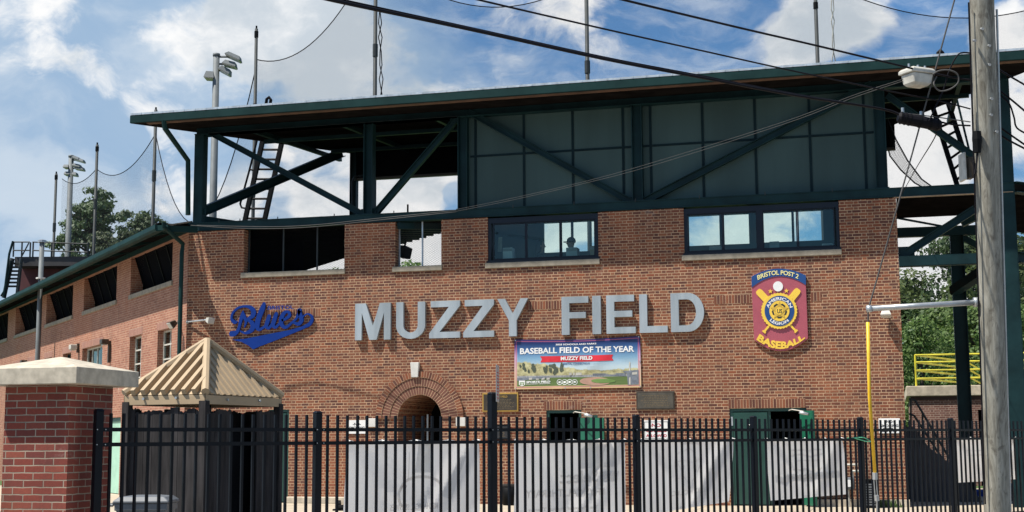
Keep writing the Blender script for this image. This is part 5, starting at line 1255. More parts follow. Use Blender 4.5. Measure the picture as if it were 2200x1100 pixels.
line = lambda x0, y0, x1, y1, w_=.008: [(x0-w_*.5*(1 if abs(y1-y0) > abs(x1-x0) else 0), y0-w_*(1 if abs(x1-x0) >= abs(y1-y0) else 0)), (x0+w_*.5*(1 if abs(y1-y0) > abs(x1-x0) else 0), y0+w_*(1 if abs(x1-x0) >= abs(y1-y0) else 0)), (x1+w_*.5*(1 if abs(y1-y0) > abs(x1-x0) else 0), y1+w_*(1 if abs(x1-x0) >= abs(y1-y0) else 0)), (x1-w_*.5*(1 if abs(y1-y0) > abs(x1-x0) else 0), y1-w_*(1 if abs(x1-x0) >= abs(y1-y0) else 0))]
ovalp = lambda cx, cy, rx, ry, a0=0, a1=360, n=20: [(cx+rx*math.cos(R_(a0+(a1-a0)*k/n)), cy+ry*math.sin(R_(a0+(a1-a0)*k/n))) for k in range(n+1)]
def band(cx, cy, rx, ry, a0, a1, th, n=18):
    A, B = ovalp(cx,cy,rx,ry,a0,a1,n), ovalp(cx,cy,rx-th,ry-th*1.6,a0,a1,n); return [[A[i],A[i+1],B[i+1],B[i]] for i in range(n)]
fence_banner(751,1036,1.512,.98,.98,'white banner back with faint blue shapes in front of the brick arch',[
    ('poly', ([[(.50,.62),(.63,.62),(.62,.97),(.52,.97)], [(.70,.35),(.86,.80),(.90,.80),(.78,.30)]], M_GHOSTB)),
    ('poly', (band(.55,.42,.17,.17,10,170,.02), M_GHOST)), ('poly', (band(.42,.36,.05,.13,60,300,.02), M_GHOST)), ('text', ('MECHANICAL SERVICES', .68, .32, .20, .27, M_GHOST)), ('poly', ([line(.455,.55,.455,.86,.006)], M_GHOST))], 1, (-.03,.0))
fence_banner(1110,1349,1.510,.93,.93,'white banner back showing mirrored clinic lettering left of the coolers sign',[
    ('poly', ([[(.58,.60),(.90,.62),(.92,.80),(.86,.97),(.66,.97),(.58,.86)], [(.76,.42),(.92,.42),(.94,.56),(.76,.56)]], M_GHOSTB)),
    ('text', ('Select', .74, .40, .41, .58, M_GHOST)), ('text', ('PHYSICAL THERAPY', .80, .10, .24, .34, M_GHOST)), ('text', ('The Power of Physical Therapy', .74, .12, .05, .11, M_GHOST))], 2, (0,-.02))
fence_banner(1381,1582,1.506,.99,.86,'white banner back with a faint mirrored emblem below the coolers sign',[
    ('poly', (band(.50,.60,.10,.26,-60,120,.008), M_GHOST)), ('poly', (band(.42,.62,.07,.20,100,260,.008), M_GHOST)), ('poly', ([line(.37,.68,.66,.70,.007), line(.37,.70,.45,.52,.008), line(.66,.70,.60,.50,.008), line(.44,.50,.52,.34,.008), line(.46,.62,.46,.56,.01), line(.56,.62,.56,.56,.01)], M_GHOST)),
    ('text', ('ELECTRIC LLC', .74, .34, .20, .27, M_GHOST)), ('text', ('ENERGY', .62, .40, .92, .96, M_GHOST))], 3, (0,-.12))
fence_banner(1647,1815,1.506,.88,.84,'white banner back with a pale grey band hanging below the double doors',[
    ('poly', ([[(.08,.28),(.92,.30),(.92,.42),(.08,.40)]], M_GHOSTB)), ('text', ('CONTRACTORS', .80, .22, .31, .38, M_VINYL)), ('poly', ([line(.30,.80,.70,.80,.01), line(.28,.72,.72,.72,.01), line(.34,.62,.66,.62,.008), line(.30,.48,.70,.48,.01)], M_GHOST))], 4, (.14,.12))
fence_banner(2052,2184,1.500,.74,.72,'white banner back partly hidden by the wooden utility pole',[('poly', ([line(.2,.7,.6,.7,.01), line(.2,.6,.6,.6,.01)], M_GHOST))], 5, (.05,.02))
c = ps[5]; t = thing('green_strap', fp(c,.045,zr2-.02), 'bright green strap tied around a fence post beside the yellow guard', 'strap')
MB().tube([fp(c-.30,-.03,zr2+.02), fp(c-.15,.035,zr2+.028), fp(c,.052,zr2+.030), fp(c+.10,.03,zr2+.010), fp(c+.22,.035,zr2-.035), fp(c+.05,.056,zr2-.03), fp(c-.2,.03,zr2+.02)], .009, 6).build('loop', M_GTAPE, t)

# ------------------------------------------------------------------ bins and ground clutter
def bin_cart(px0, px1, py_top, D, mat, label, lid_mat, ry=0):
    a, b_ = dep(px0,py_top,D), dep(px1,py_top,D); w_ = (b_-a).length; c = (a+b_)/2; h = c.z-.06; t = thing('wheeled_bin', (c.x,c.y,0), label, 'bin')
    u = (b_-a); u.z = 0; u.normalize(); v = VZ.cross(u); dpt = w_*.85
    rect = lambda k, z, e=0: [c.to_2d().to_3d()+u*(x*w_*k/2)+v*(y*dpt*k/2)+VZ*z for x, y in ((-1,-1),(1,-1),(1,1),(-1,1))]
    bevel(MB().loft([rect(.72,.05), rect(.92,h-.08), rect(.98,h-.08), rect(.98,h)]).build('body', mat, t), .01)
    bevel(MB().loft([rect(1.04,h+.002), rect(1.04,h+.03), rect(.86,h+.075), rect(.45,h+.09)]).build('lid', lid_mat, t), .012)
    q = c.to_2d().to_3d()-u*(w_*.56)+VZ*(h-.02); MB().tube([q-v*dpt*.3, q-u*.06-v*dpt*.3, q-u*.06+v*dpt*.3, q+v*dpt*.3], .02, 6).build('handle', mat, t)
    for s_ in (-1, 1): q = c.to_2d().to_3d()+v*(dpt*.42)+u*(w_*.34*s_)+VZ*.11; MB().tube([q-u*.03, q+u*.03], .11, 14).build('wheel', M_BLACK, t)
bin_cart(258, 372, 1069, 16.6, M_GREY, 'grey wheeled bin with a domed lid in front of the black kiosk', M_GREY)
bin_cart(724, 748, 1087, 30.5, M_BLACK, 'black bin beside the left edge of the banner before the arch', M_BLACK)
c = fy(1096,1078,-.45); c.z = 0; t = thing('litter_bin', c, 'black litter bin with a bag rim against the brick wall', 'bin')
h = fy(1096,1040,-.45).z; MB().tube([c, c+VZ*h*.98], [.17,.21], 16).build('body', M_BLACK, t, True); m = MB(); m.tube([c+VZ*(h*.9), c+VZ*h], [.215,.225], 16); m.build('bag_rim', M_INK, t)
q0, q1 = fy(1852,1080,-.75), fy(1884,1080,-.75); h = fy(1866,1033,-.75).z
t = thing('equipment_cabinet', ((q0.x+q1.x)/2,-.6,0), 'black louvred cabinet against the brick wall near the yellow guard', 'cabinet')
bevel(MB().box((q0.x,-.75,0),(q1.x,-.25,h)).build('case', M_BLACK, t), .015); m = MB()
for k in range(9): m.box((q0.x+.03,-.758,.06+k*(h-.1)/9),(q1.x-.03,-.7505,.06+k*(h-.1)/9+.03))
m.build('louvres', M_GREY, t); bevel(MB().box((q0.x-.02,-.77,h+.001),(q1.x+.02,-.23,h+.03)).build('top', M_BLACK, t), .006)
c = fy(1824,1030,-.3); t = thing('gas_meter', (c.x,-.3,0), 'grey gas meter with white pipes right of the door banner', 'meter')
bevel(MB().box((c.x-.12,-.42,c.z-.22),(c.x+.12,-.2,c.z+.05)).build('body', M_GREY, t), .04); MB().tube([(c.x-.08,-.3,c.z+.05),(c.x-.08,-.3,c.z+.32),(c.x+.2,-.3,c.z+.32)], .028, 8).tube([(c.x+.08,-.3,c.z+.05),(c.x+.08,-.3,c.z+.18),(c.x+.3,-.3,c.z+.18)], .028, 8).tube([(c.x-.02,-.3,c.z-.2),(c.x-.02,-.3,0)], .028, 8).build('pipes', M_OFFWHITE, t)
m = MB().tube([(c.x,-.43,c.z-.08),(c.x,-.425,c.z-.08)], .08, 14).build('dial', M_WHITE, t)
c = dep(2103,1075,36); c.z = 0; t = thing('blue_tub', c, 'blue plastic tub under the banner beside the utility pole', 'tub')
h = dep(2103,1052,36).z; MB().loft([[c+Vector((x*.22,y*.2,0)) for x, y in ((-1,-1),(1,-1),(1,1),(-1,1))],[c+Vector((x*.26,y*.24,h)) for x, y in ((-1,-1),(1,-1),(1,1),(-1,1))]]).build('body', M_BLUEBIN, t); MB().box((c.x-.28,c.y-.26,h-.06),(c.x+.28,c.y+.26,h+.002)).build('rim', M_BLUEBIN, t)
bin_cart(2172, 2230, 1040, 33, M_GREY, 'dark grey wheeled bin at the right edge behind the pole', M_GREY)
# weeds at the plinth corner
c = fy(1905,1082,-.32); m = MB(); rw = random.Random(9)
for k in range(140):
    p = Vector((c.x+rw.gauss(0,.14), -.30+rw.uniform(-.1,.05), 0)); hgt = rw.uniform(.05,.22); a = rw.uniform(0,6.28); d = Vector((math.cos(a),math.sin(a),0))*.02
    m.face([p-d, p+d, p+Vector((rw.uniform(-.08,.08),rw.uniform(-.06,.06),hgt))])
tag(m.build('weed_clump', M_LEAF, None), 'small clump of weeds growing at the foot of the brick wall', 'weeds')

# ------------------------------------------------------------------ utility pole with its gear and wires
DP = 17.0
pt, pb = dep(2104,-170,DP), dep(2143,1100,DP); k = pb.z/(pt.z-pb.z); p_g = pb-(pt-pb)*k
pole = thing('utility_pole', p_g, 'weathered wooden utility pole standing in front of the fence on the right', 'utility pole')
axis = (pt-p_g).normalized(); on = lambda z: p_g+axis*(z/axis.z)
m = MB(); n = 22; rings = []; rp_ = random.Random(2)
for i in range(34):
    z = i/33*(pt.z); c = on(z); r0 = .152-.0012*z
    rings.append([c+Vector((math.cos(a),math.sin(a),0))*(r0+.004*math.sin(3*a+z*1.3)+.003*math.sin(5*a-z*2.1)) for a in (2*math.pi*j/n for j in range(n))])
m.loft(rings).build('shaft', M_POLE, pole, True)
def pole_at(px, py, off=.16):
    """point on the pole surface facing the viewer at picture position"""
    p = dep(px, py, DP-off); return p
m = MB(); m.tube([pole_at(2121+i*0+(i*2.1), 20+i*77, .03)+_R*.115 for i in range(15)], .016, 6); m.build('conduit', M_GALV, pole)
m = MB(); m.tube([pole_at(2081+i*2.55, 5+i*77, .09) for i in range(15)], .011, 6); m.build('ground_wire', M_CABLE, pole)
m = MB()
for px, py in ((2092,87),(2123,98),(2123,139),(2128,212),(2127,247),(2108,62),(2139,283)): c = pole_at(px,py,.12); m.tube([c, c+(CAM-c).normalized()*.06+_R*.02], .018, 6)
m.build('bolt', M_GALV, pole)
c = pole_at(2099,300,.15); m = MB(); m.tube([c+VZ*.10, c-VZ*.0, c-VZ*.16], [.052,.06,.04], 10); m.build('splice_clamp', M_BLACK, pole)
m = MB(); m.tube([c-VZ*.16, c-VZ*.30-_R*.02, c-VZ*.42-_R*.05], .012, 6); m.build('tail_wire', M_CABLE, pole)
c = dep(2074,356,DP-.05); m = MB(); m.obox(c-_R*.02-VZ*.17, _R*.035, _F.to_2d().to_3d().normalized()*.2, VZ*.34); bevel(m.build('meter_box', M_OFFWHITE, pole), .01)
c = dep(2082,356,DP-.05); MB().obox(c-VZ*.15, _R*.05, _F.to_2d().to_3d().normalized()*.12, VZ*.26).build('box_bracket', M_BROWN if False else M_BRONZE, pole)
def cable(pts, r, label, mat=M_CABLE, group=None, n=6, name='overhead_cable'):
    """pts: (px, py, distance); smoothed through the points"""
    W = [dep(*p) for p in pts]; P = [W[0]]+W+[W[-1]]; S = []
    for i in range(1, len(P)-2):
        for q in range(n):
            t = q/n; S.append(.5*((2*P[i])+(-P[i-1]+P[i+1])*t+(2*P[i-1]-5*P[i]+4*P[i+1]-P[i+2])*t*t+(-P[i-1]+3*P[i]-3*P[i+1]+P[i+2])*t**3))
    S.append(W[-1]); m = MB().tube(S, r, 6); o = m.build(name, mat, None, True); return tag(o, label, 'cable', group)
G = 'wires strung to the utility pole'
cable([(640,-20,10.5),(716,1,10.9),(1000,61,12.3),(1300,127,14),(1504,166,15),(1709,205,16),(1889,233,16.9),(1935,247,17)], .0155, 'thickest black cable sloping down to the black splice case', group=G)
cable([(720,-4,10.95),(1000,57,12.35),(1300,123,14.05),(1504,162,15.05),(1709,202,16.05),(1885,231,16.9)], .008, 'thin support wire riding just above the thickest black cable', group=G)
cable([(960,-20,11.5),(1030,0,11.8),(1300,62.6,13.4),(1504,108,14.6),(1709,153.5,15.7),(1914,196.5,16.7),(2010,215,17),(2085,234,17)], .009, 'middle black cable crossing the roof edge', group=G)
cable([(1260,-22,12.8),(1345,1,13.2),(1586,59,14.8),(1750,97,15.8),(1955,146,16.8),(2040,165,17),(2086,172,17)], .012, 'upper black cable running to the white terminal box', group=G)
cable([(1940,170,17),(1830,206,18.6),(1680,263,21),(1400,350,25.5),(1260,389,28),(1100,426,30.2),(980,450,32.2)], .0034, 'pair of service wires draped from the white box to the green beam, upper strand', M_GREYCABLE, G)
cable([(1940,174,17),(1830,211,18.6),(1680,268,21),(1400,356,25.5),(1260,393,28),(1100,430,30.2),(980,454,32.2)], .0034, 'pair of service wires draped from the white box to the green beam, lower strand', M_GREYCABLE, G)
cable([(980,452,32.4),(803,470,33.1),(690,482,33.6),(598,487,34),(500,486,34.4),(424,484,34.6)], .0085, 'pale wire sagging along the green ring beam over the open windows', M_GREYCABLE, G)
cable([(980,455,32.4),(803,474,33.1),(690,486,33.6),(598,491,34),(500,490,34.4),(410,484,34.6)], .0085, 'second pale wire sagging along the ring beam, just below the first', M_GREYCABLE, G)
for pts, lb in (([(2132,183,17.1),(2170,212,17.1),(2215,250,17)], 'short black wire leaving the pole to the right at the roof edge'),
                ([(2130,192,17.1),(2165,218,17),(2178,250,17),(2185,275,17),(2215,292,17)], 'looping black wire right of the pole'),
                ([(2128,258,17.1),(2170,289,17.1),(2215,320,17)], 'upper of two thick black wires leaving the pole at right'),
                ([(2130,276,17.1),(2165,300,17.1),(2215,326,17)], 'lower of two thick black wires leaving the pole at right'),
                ([(2120,130,17.1),(2150,152,17.2),(2215,190,17.2)], 'thin wire leaving the pole just below the roof fascia')):
    cable(pts, .012, lb, group=G)
cable([(2086,114,17),(2060,116,17),(2040,150,17),(2028,190,17),(2010,230,16.9),(1995,262,16.9)], .010, 'black wire hanging left of the pole from the fascia to the splice case', group=G)
cable([(2012,165,17),(2006,180,16.9),(2018,195,16.9),(2040,192,16.9),(2058,178,16.9),(2057,160,16.9),(2040,151,16.9),(2018,152,16.9),(2004,160,16.9)], .010, 'coil of spare cable looped beside the white terminal box', M_GREYCABLE, G)
cable([(2020,262,17),(2050,268,17),(2085,270,17)], .011, 'short cable from the splice case to the pole', group=G)
cable([(2012,285,17),(2003,305,18),(1968,362,24),(1937,418,32)], .008, 'dark slanting cable from the splice case down to the ring beam', group=G)
cable([(1935,243,16.98),(2000,250,17),(2085,262,17)], .007, 'thin strand carrying the splice case', M_GREYCABLE, G)
# splice case
c0, c1 = dep(1929,252,17), dep(2021,270,17)
t = thing('splice_case', c0, 'black ribbed splice case hanging on the thickest cable', 'splice case')
dv = (c1-c0); MB().tube([c0, c0+dv*.05, c0+dv*.95, c1], [.05,.072,.072,.055], 14).build('case', M_CABLE, t)
m = MB()
for f in (.06,.16,.26,.5,.74,.9): q = c0+dv*f; m.tube([q, q+dv*.03], .079, 14)
m.build('band', M_BLACK, t); m = MB()
for f in (.12,.55): q = c0+dv*f+VZ*.07; m.tube([q, q+VZ*.06], .02, 6)
m.build('hanger', M_GALV, t)
# white terminal box
t = thing('terminal_box', dep(1970,186,17), 'weathered white terminal box hanging below the upper cable', 'terminal box')
c = dep(1970,160,17); u, v = (_R*.9+_F*.43).to_2d().to_3d().normalized(), (_F*.9-_R*.43).to_2d().to_3d().normalized()
rect = lambda a, b_, z: [c+u*x*a+v*y*b_+VZ*z for x, y in ((-1,-1),(1,-1),(1,1),(-1,1))]
bevel(MB().loft([rect(.10,.08,-.155), rect(.135,.105,-.12), rect(.155,.12,-.005)]).build('body', M_OFFWHITE, t), .02)
bevel(MB().loft([rect(.175,.135,-.004), rect(.175,.135,.04), rect(.15,.11,.065)]).build('lid', M_OFFWHITE, t), .01)
m = MB()
for x in (-.12,.02,.13): m.tube([c+u*x+VZ*.06, c+u*x+VZ*.12], .015, 6)
m.build('hanger', M_GALV, t)
# sidewalk guy
gy = 17.0
t = thing('guy_strut', dep(1887,1300,gy), 'sidewalk guy with a grey pipe strut and a yellow guard down to the ground', 'guy wire')
MB().tube([dep(2104,649,gy), dep(1866,663.5,gy)], .034, 12).tube([dep(2100,649,gy), dep(2092,649.5,gy)], .06, 10).tube([dep(1872,663,gy), dep(1862,664,gy)], .045, 10).build('strut', M_GALV, t, True)
MB().tube([dep(2098,-165,gy), dep(2050,2,gy), dep(1957,340,gy), dep(1884,600,gy), dep(1866,662,gy)], .011, 6).build('upper_wire', M_GREYCABLE, t)
MB().tube([dep(1865,664,gy), dep(1865,700,gy)], .010, 6).build('lower_wire', M_GREYCABLE, t)
MB().tube([dep(1864.5,692,gy), dep(1868,850,gy), dep(1879.5,1015,gy)], .021, 10).build('guard', M_YEL, t, True)
gnd = dep(1889,1300,gy); gnd.z = 0
MB().tube([dep(1879.5,1015,gy), dep(1880,1030,gy)], .03, 8).tube([dep(1880,1030,gy)-_R*.014, dep(1883,1068,gy)-_R*.014], .007, 6).tube([dep(1880,1030,gy)+_R*.014, dep(1883,1068,gy)+_R*.014], .007, 6).tube([dep(1883,1064,gy), dep(1884,1076,gy)], .028, 8).tube([dep(1884,1076,gy), gnd], .012, 6).build('anchor_rod', M_GALV, t)

# ------------------------------------------------------------------ net poles, nets, light towers
HP = 17.7
def net_pole(px, py, D, r, label, top_=None):
    p = dep(px, py, D); b0 = Vector((p.x,p.y,0)); h = top_ if top_ else p.z
    t = thing('net_pole', b0, label, 'net pole', 'poles of the backstop net')
    MB().tube([b0, b0+VZ*h], [r*1.25, r], 12).build('mast', M_MAST, t, True); MB().tube([b0+VZ*h, b0+VZ*(h+.12)], r*.6, 8).tube([b0+VZ*(h-.35), b0+VZ*(h-.1)], r*1.3, 10).build('cap', M_BLACK, t)
    m = MB()
    for z in (h*.62, h*.80): m.tube([b0+VZ*z, b0+VZ*(z+.5)], r*1.35, 10)
    m.build('collar', M_MAST, t); return b0, h
nps = {}
for key, px, py, D, r, lb, tp in (('e',1752,0,55,.075,'net pole standing on the right, above the clad panels',None),('d',1260,0,55,.08,'net pole above the middle of the main roof',19.6),('c',807,0,55,.075,'net pole right of the roof ladder, above the open bays',20.5),
                              ('b',551,62,55,.062,'net pole just left of the roof ladder',None),('a',335,236,66,.075,'short net pole in front of the left roof tip',None),('z',209,311,75,.075,'net pole between the two light towers over the wing',None),('y',121,373,83,.075,'farthest net pole, left of the far light tower',None)):
    nps[key] = net_pole(px, py, D, r, lb, tp)
def net(p0, p1, ztop0, ztop1, sag, zbot, label, mat=M_NET, extra=None):
    a, b_ = Vector(p0), Vector(p1); L = (b_-a).length; n1 = 20; m = MB(); tops = []
    for i in range(n1+1):
        u = i/n1; zt_ = ztop0*(1-u)+ztop1*u-sag*4*u*(1-u); tops.append((a.lerp(b_, u)+VZ*zt_, u*L))
    for i in range(n1):
        (P, s0), (Q, s1) = tops[i], tops[i+1]; P0, Q0 = P.copy(), Q.copy(); P0.z = Q0.z = zbot
        bow = lambda u, f: (b_-a).normalized().cross(VZ)*(.35*math.sin(math.pi*u)*f)
        m.face([P0, Q0, Q, P], [(s0, 0), (s1, 0), (s1, Q.z-zbot), (s0, P.z-zbot)])
    t = thing('safety_net', a.lerp(b_, .5)+VZ*zbot, label, 'safety net', 'backstop net panels')
    m.build('mesh_panel', mat, t); MB().tube([p for p, _ in tops], .022, 5).build('top_rope', M_CABLE, t); return t
def nz(px, py, D): return dep(px, py, D).z
zB = 6.5
P_ = {k_: v[0] for k_, v in nps.items()}
net(P_['b'], P_['c'], nz(551,130,55), nz(807,-60,55)+1.0, 1.45, zB, 'net panel between the two poles above the left open bays')
net(P_['c'], P_['d'], 20.4, 19.5, 1.55, zB, 'net panel over the left half of the main roof')
net(P_['d'], P_['e'], 19.5, 19.6, .6, zB, 'net panel over the right half of the main roof')
rE = P_['e']+Vector((9.5,2.5,0)); net(P_['e'], rE, 19.5, 18.6, 1.2, zB, 'net panel behind the utility pole on the far right')
net(P_['a'], P_['z'], nz(335,290,66), nz(209,364,75), 1.0, zB, 'net panel between the poles above the brick wing')
net(P_['z'], dep(133,400,82).to_2d().to_3d(), nz(209,364,75), nz(133,384,82), .5, zB, 'last small net panel at the far light tower')
net(P_['a'], P_['b'], nz(335,285,66), nz(551,150,55)-.0, 5.2, zB, 'low slung net panel behind the left roof tip')
# net bunched and draped at the right end of the clad panels
t = thing('draped_net', fy(1985,420,5.5), 'bunched net draping from the clad panel edge to the ring beam', 'draped net')
edge = [(1903,245),(1925,300),(1950,345),(1980,385),(2012,408)]; edge2 = [(1903,300),(1912,335),(1935,365),(1965,393),(2000,412)]
m = MB()
for i in range(4):
    A, B, C_, D_ = fy(*edge2[i],5.5), fy(*edge2[i+1],5.5), fy(*edge[i+1],5.2), fy(*edge[i],5.2); m.face([A,B,C_,D_], [(i*.6,0),(i*.6+.6,0),(i*.6+.6,.5),(i*.6,.5)])
m.build('mesh_fold', M_NETFOLD, t); MB().tube([fy(*p,5.5) for p in edge2], .02, 5).tube([fy(*p,5.2) for p in edge], .02, 5).build('edge_rope', M_MAST, t)
# bright twisted rope hanging beside the right net pole and dark lacing beside the left one
for px, ys, D, mt, lb, am in ((1788,(-30,20,45,75,100,130,160,190),54.8,M_OFFWHITE,'pale twisted rope hanging beside the right net pole',3.5),(816,(20,50,80,110,140,170,210),54.8,M_CABLE,'dark net lacing hanging beside the pole over the open bays',4)):
    P = [dep(px+am*math.sin(i*2.2)+i*.6, y, D) for i, y in enumerate(ys)]; Q = [dep(px-am*math.sin(i*2.2)+i*.6, y, D) for i, y in enumerate(ys)]
    tag(MB().tube(P, .022, 5).tube(Q, .022, 5).build('net_rope', mt), lb, 'rope')
def light_tower(px, ytop, D, lamps, label, r=.14):
    p = dep(px, ytop, D); b0 = Vector((p.x,p.y,0)); t = thing('light_tower', b0, label, 'light tower', 'floodlight towers of the ball field')
    MB().tube([b0, b0+VZ*p.z], [r*1.5, r], 12).tube([b0+VZ*p.z, b0+VZ*(p.z+.12)], r*1.15, 12).build('mast', M_LMAST, t, True)
    m = MB(); sc = D/F_PX
    for lx, ly, w_, h_, tilt in lamps: m.tube([b0+VZ*dep(px,ly,D).z, dep(lx,ly,D)], .05, 6)
    m.build('arm', M_LMAST, t)
    for lx, ly, w_, h_, tilt in lamps:
        c = dep(lx, ly, D); a = R_(tilt); u = _R*math.cos(a)-VZ*math.sin(a); v = _F.to_2d().to_3d().normalized(); n = u.cross(v); n = n if n.z > 0 else -n
        W_, H_ = w_*sc/2, h_*sc/2; m = MB()
        lo = [c+u*x*W_+v*y*.32-n*H_*.6 for x, y in ((-1,-1),(1,-1),(1,1),(-1,1))]; hi = [c+u*x*W_*.72+v*y*.22+n*H_*.7 for x, y in ((-1,-1),(1,-1),(1,1),(-1,1))]
        if (lo[1]-lo[0]).cross(lo[3]-lo[0]).dot(n) < 0: lo, hi = lo[::-1], hi[::-1]
        m.loft([lo, hi]); hd = m.build('lamp_head', M_LMAST, t)
        MB().loft([[q-n*.002 for q in [c+(x-c)*.93 for x in lo]], [q-n*.05 for q in [c+(x-c)*.88 for x in lo]]]).build('lens', M_LENS, hd)
light_tower(465,121,62,[(452,163,22,22,4),(485,152,27,15,28),(495,138,30,14,15),(503,122,36,12,24)], 'grey floodlight tower with four lamp heads at the left roof tip')
light_tower(153,338,85,[(144,358,12,9,0),(146,373,12,9,0),(165,340,16,8,22),(172,344,22,7,16),(166,356,18,8,12),(172,362,20,8,10),(160,374,14,9,10)], 'far grey floodlight tower with seven crowded lamp heads', .15)

# ------------------------------------------------------------------ small maroon building behind the wing roof
DB = 62; q = lambda px, py, d=0.: dep(px, py, DB+d)
t = thing('field_building', q(110,640).to_2d().to_3d(), 'small maroon building with a flat dark roof and outside stairs beyond the wing', 'building')
zR0, zR1 = q(110,577).z, q(110,557).z
a, b_ = q(42,600).to_2d().to_3d(), q(240,600).to_2d().to_3d(); bk = _F.to_2d().to_3d().normalized()*7
MB().loft([[a,b_,b_+bk,a+bk],[x+VZ*zR0 for x in (a,b_,b_+bk,a+bk)]]).build('wall', M_MARDN, t)
a2, b2 = q(30,600,-1).to_2d().to_3d(), q(250,600,-1).to_2d().to_3d()
MB().loft([[x+VZ*(zR0+.002) for x in (a2,b2,b2+bk*1.3,a2+bk*1.3)],[x+VZ*zR1 for x in (a2,b2,b2+bk*1.3,a2+bk*1.3)]]).build('roof_deck', plain('dark_roof_fascia', (.035,.033,.034), .7), t)
m = MB(); y1 = zR1+.002; rx = [28,46,64,70,110,150,188]
for px in rx: c = q(px,560,-.9); m.tube([Vector((c.x,c.y,zR1)), Vector((c.x,c.y,q(px,520,-.9).z))], .035, 6)
for py in (520,538): 
    for s0, s1 in ((28,64),(70,188)): A, B = q(s0,py,-.9), q(s1,py+(4 if s1 > 100 else 0),-.9); m.tube([A,B], .03, 6)
m.tube([q(46,552,-.9), q(62,522,-.9)], .03, 6); m.build('railing', M_MAST, t)
m = MB()
for k in range(7): A = q(19-1.1*k+2,566+8.2*k,-1.2); B = q(44-1.2*k,566+8.2*k,-1.2); m.beam(A, B, .28, .06)
for x0, x1 in ((27,8),(46,36)): m.beam(q(x0,555,-1.4), q(x1,640,-1.4), .08, .2)
m.build('stairs', M_MAST, t)
m = MB(); m.tube([q(28,518,-1.5), q(20,545,-1.5), q(8,640,-1.5)], .05, 6); m.tube([q(24,560,-1.5), q(12,620,-1.5), q(2,636,-1.5)], .04, 6); m.build('stair_rail', M_STEEL, t)

# ------------------------------------------------------------------ low brick building and stairs on the right
YC = 14.0
conc = thing('concession_building', (26,YC+3,0), 'low weathered brick building with a concrete roof band behind the steel columns', 'building')
xa = fy(1958,900,YC).x; zt0, zt1 = fy(2000,851,YC).z, fy(2000,829,YC).z
dw0, dw1, dwz = fy(2102,900,YC).x, fy(2120,900,YC).x, fy(2110,880,YC).z
m = MB(); wall(m, (xa,YC,0), VX, -VY, 14, 0, zt0, .3, [(dw0-xa,dw1-xa,-1,dwz)]); m.obox((xa,YC+.31,0), VX*.3, VY*6, VZ*zt0); m.build('wall', M_OLDBRICK, conc)
MB().face([(dw0-.3,YC+.6,0),(dw1+.3,YC+.6,0),(dw1+.3,YC+.6,dwz+.3),(dw0-.3,YC+.6,dwz+.3)]).build('doorway', M_DARK, conc)
bevel(MB().box((xa-.12,YC-.1,zt0+.001),(xa+14,YC+7,zt1)).build('roof_band', M_CONC, conc), .02)
MB().box((xa,YC-.004,zt0-.12),(xa+14,YC-.0005,zt0-.001)).build('dark_band', plain('dark_band_brown', (.05,.028,.026), .9), conc)  # thin dark strip on the wall just below the roof band
rl = thing('yellow_railing', (fy(1967,829,YC+.2).x+1,YC+.2,zt1), 'bright yellow four-rail guard on the roof of the low brick building', 'railing')
zz = [fy(1967,y,YC+.2).z for y in (763,778.5,796,813.5)]; x0 = fy(1967,790,YC+.2).x; x1 = x0+9
for x in (x0, x0+3.0, x0+6): MB().tube([(x,YC+.2,zt1),(x,YC+.2,zz[0])], .03, 8).build('post', M_YRAIL, rl)
m = MB()
for z in zz: m.tube([(x0,YC+.2,z),(x1,YC+.2,z)], .028, 8); m.tube([(x0,YC+.2,z),(x0+1.75,YC+4.6,z)], .028, 8); m.tube([(x0+1.75,YC+4.6,z),(x0+3.4,YC+8,z-.75)], .028, 8)
m.build('rails', M_YRAIL, rl); MB().tube([(x0+1.75,YC+4.6,zt1),(x0+1.75,YC+4.6,zz[0])], .03, 8).build('post', M_YRAIL, rl)
YS = 2.6
st = thing('stair_ramp', fy(2000,1080,YS), 'dark coated stair flank with a grey handrail rising beside the brick wall', 'stairs')
pA, pB = fy(1953,925,YS), fy(2065,1020,YS); xl, xr = fy(1948,1070,YS).x, fy(2062,1070,YS).x
MB().prism([(xl-.3,YS,0),(xr+.5,YS,0),(xr,YS,fy(2047,1010,YS).z),(fy(1995,968,YS).x,YS,fy(1995,960,YS).z),(fy(1965,935,YS).x,YS,fy(1965,917,YS).z),(xl-.3,YS,fy(1965,917,YS).z)], (0,1.4,0)).build('flank', M_ASPH, st)
m = MB()
for pts in ([(1953,857),(1966,860),(2040,985)],[(1953,889),(1964,893),(2034,1000)]): m.tube([fy(x,y,YS+.1) for x, y in pts], .03, 6)
for x, y0, y1 in ((1957,858,925),(1982,885,955),(2007,925,985),(2036,980,1020)): m.tube([fy(x,y0,YS+.1), fy(x,y1,YS+.1)], .025, 6)
m.build('handrail', M_MAST, st)

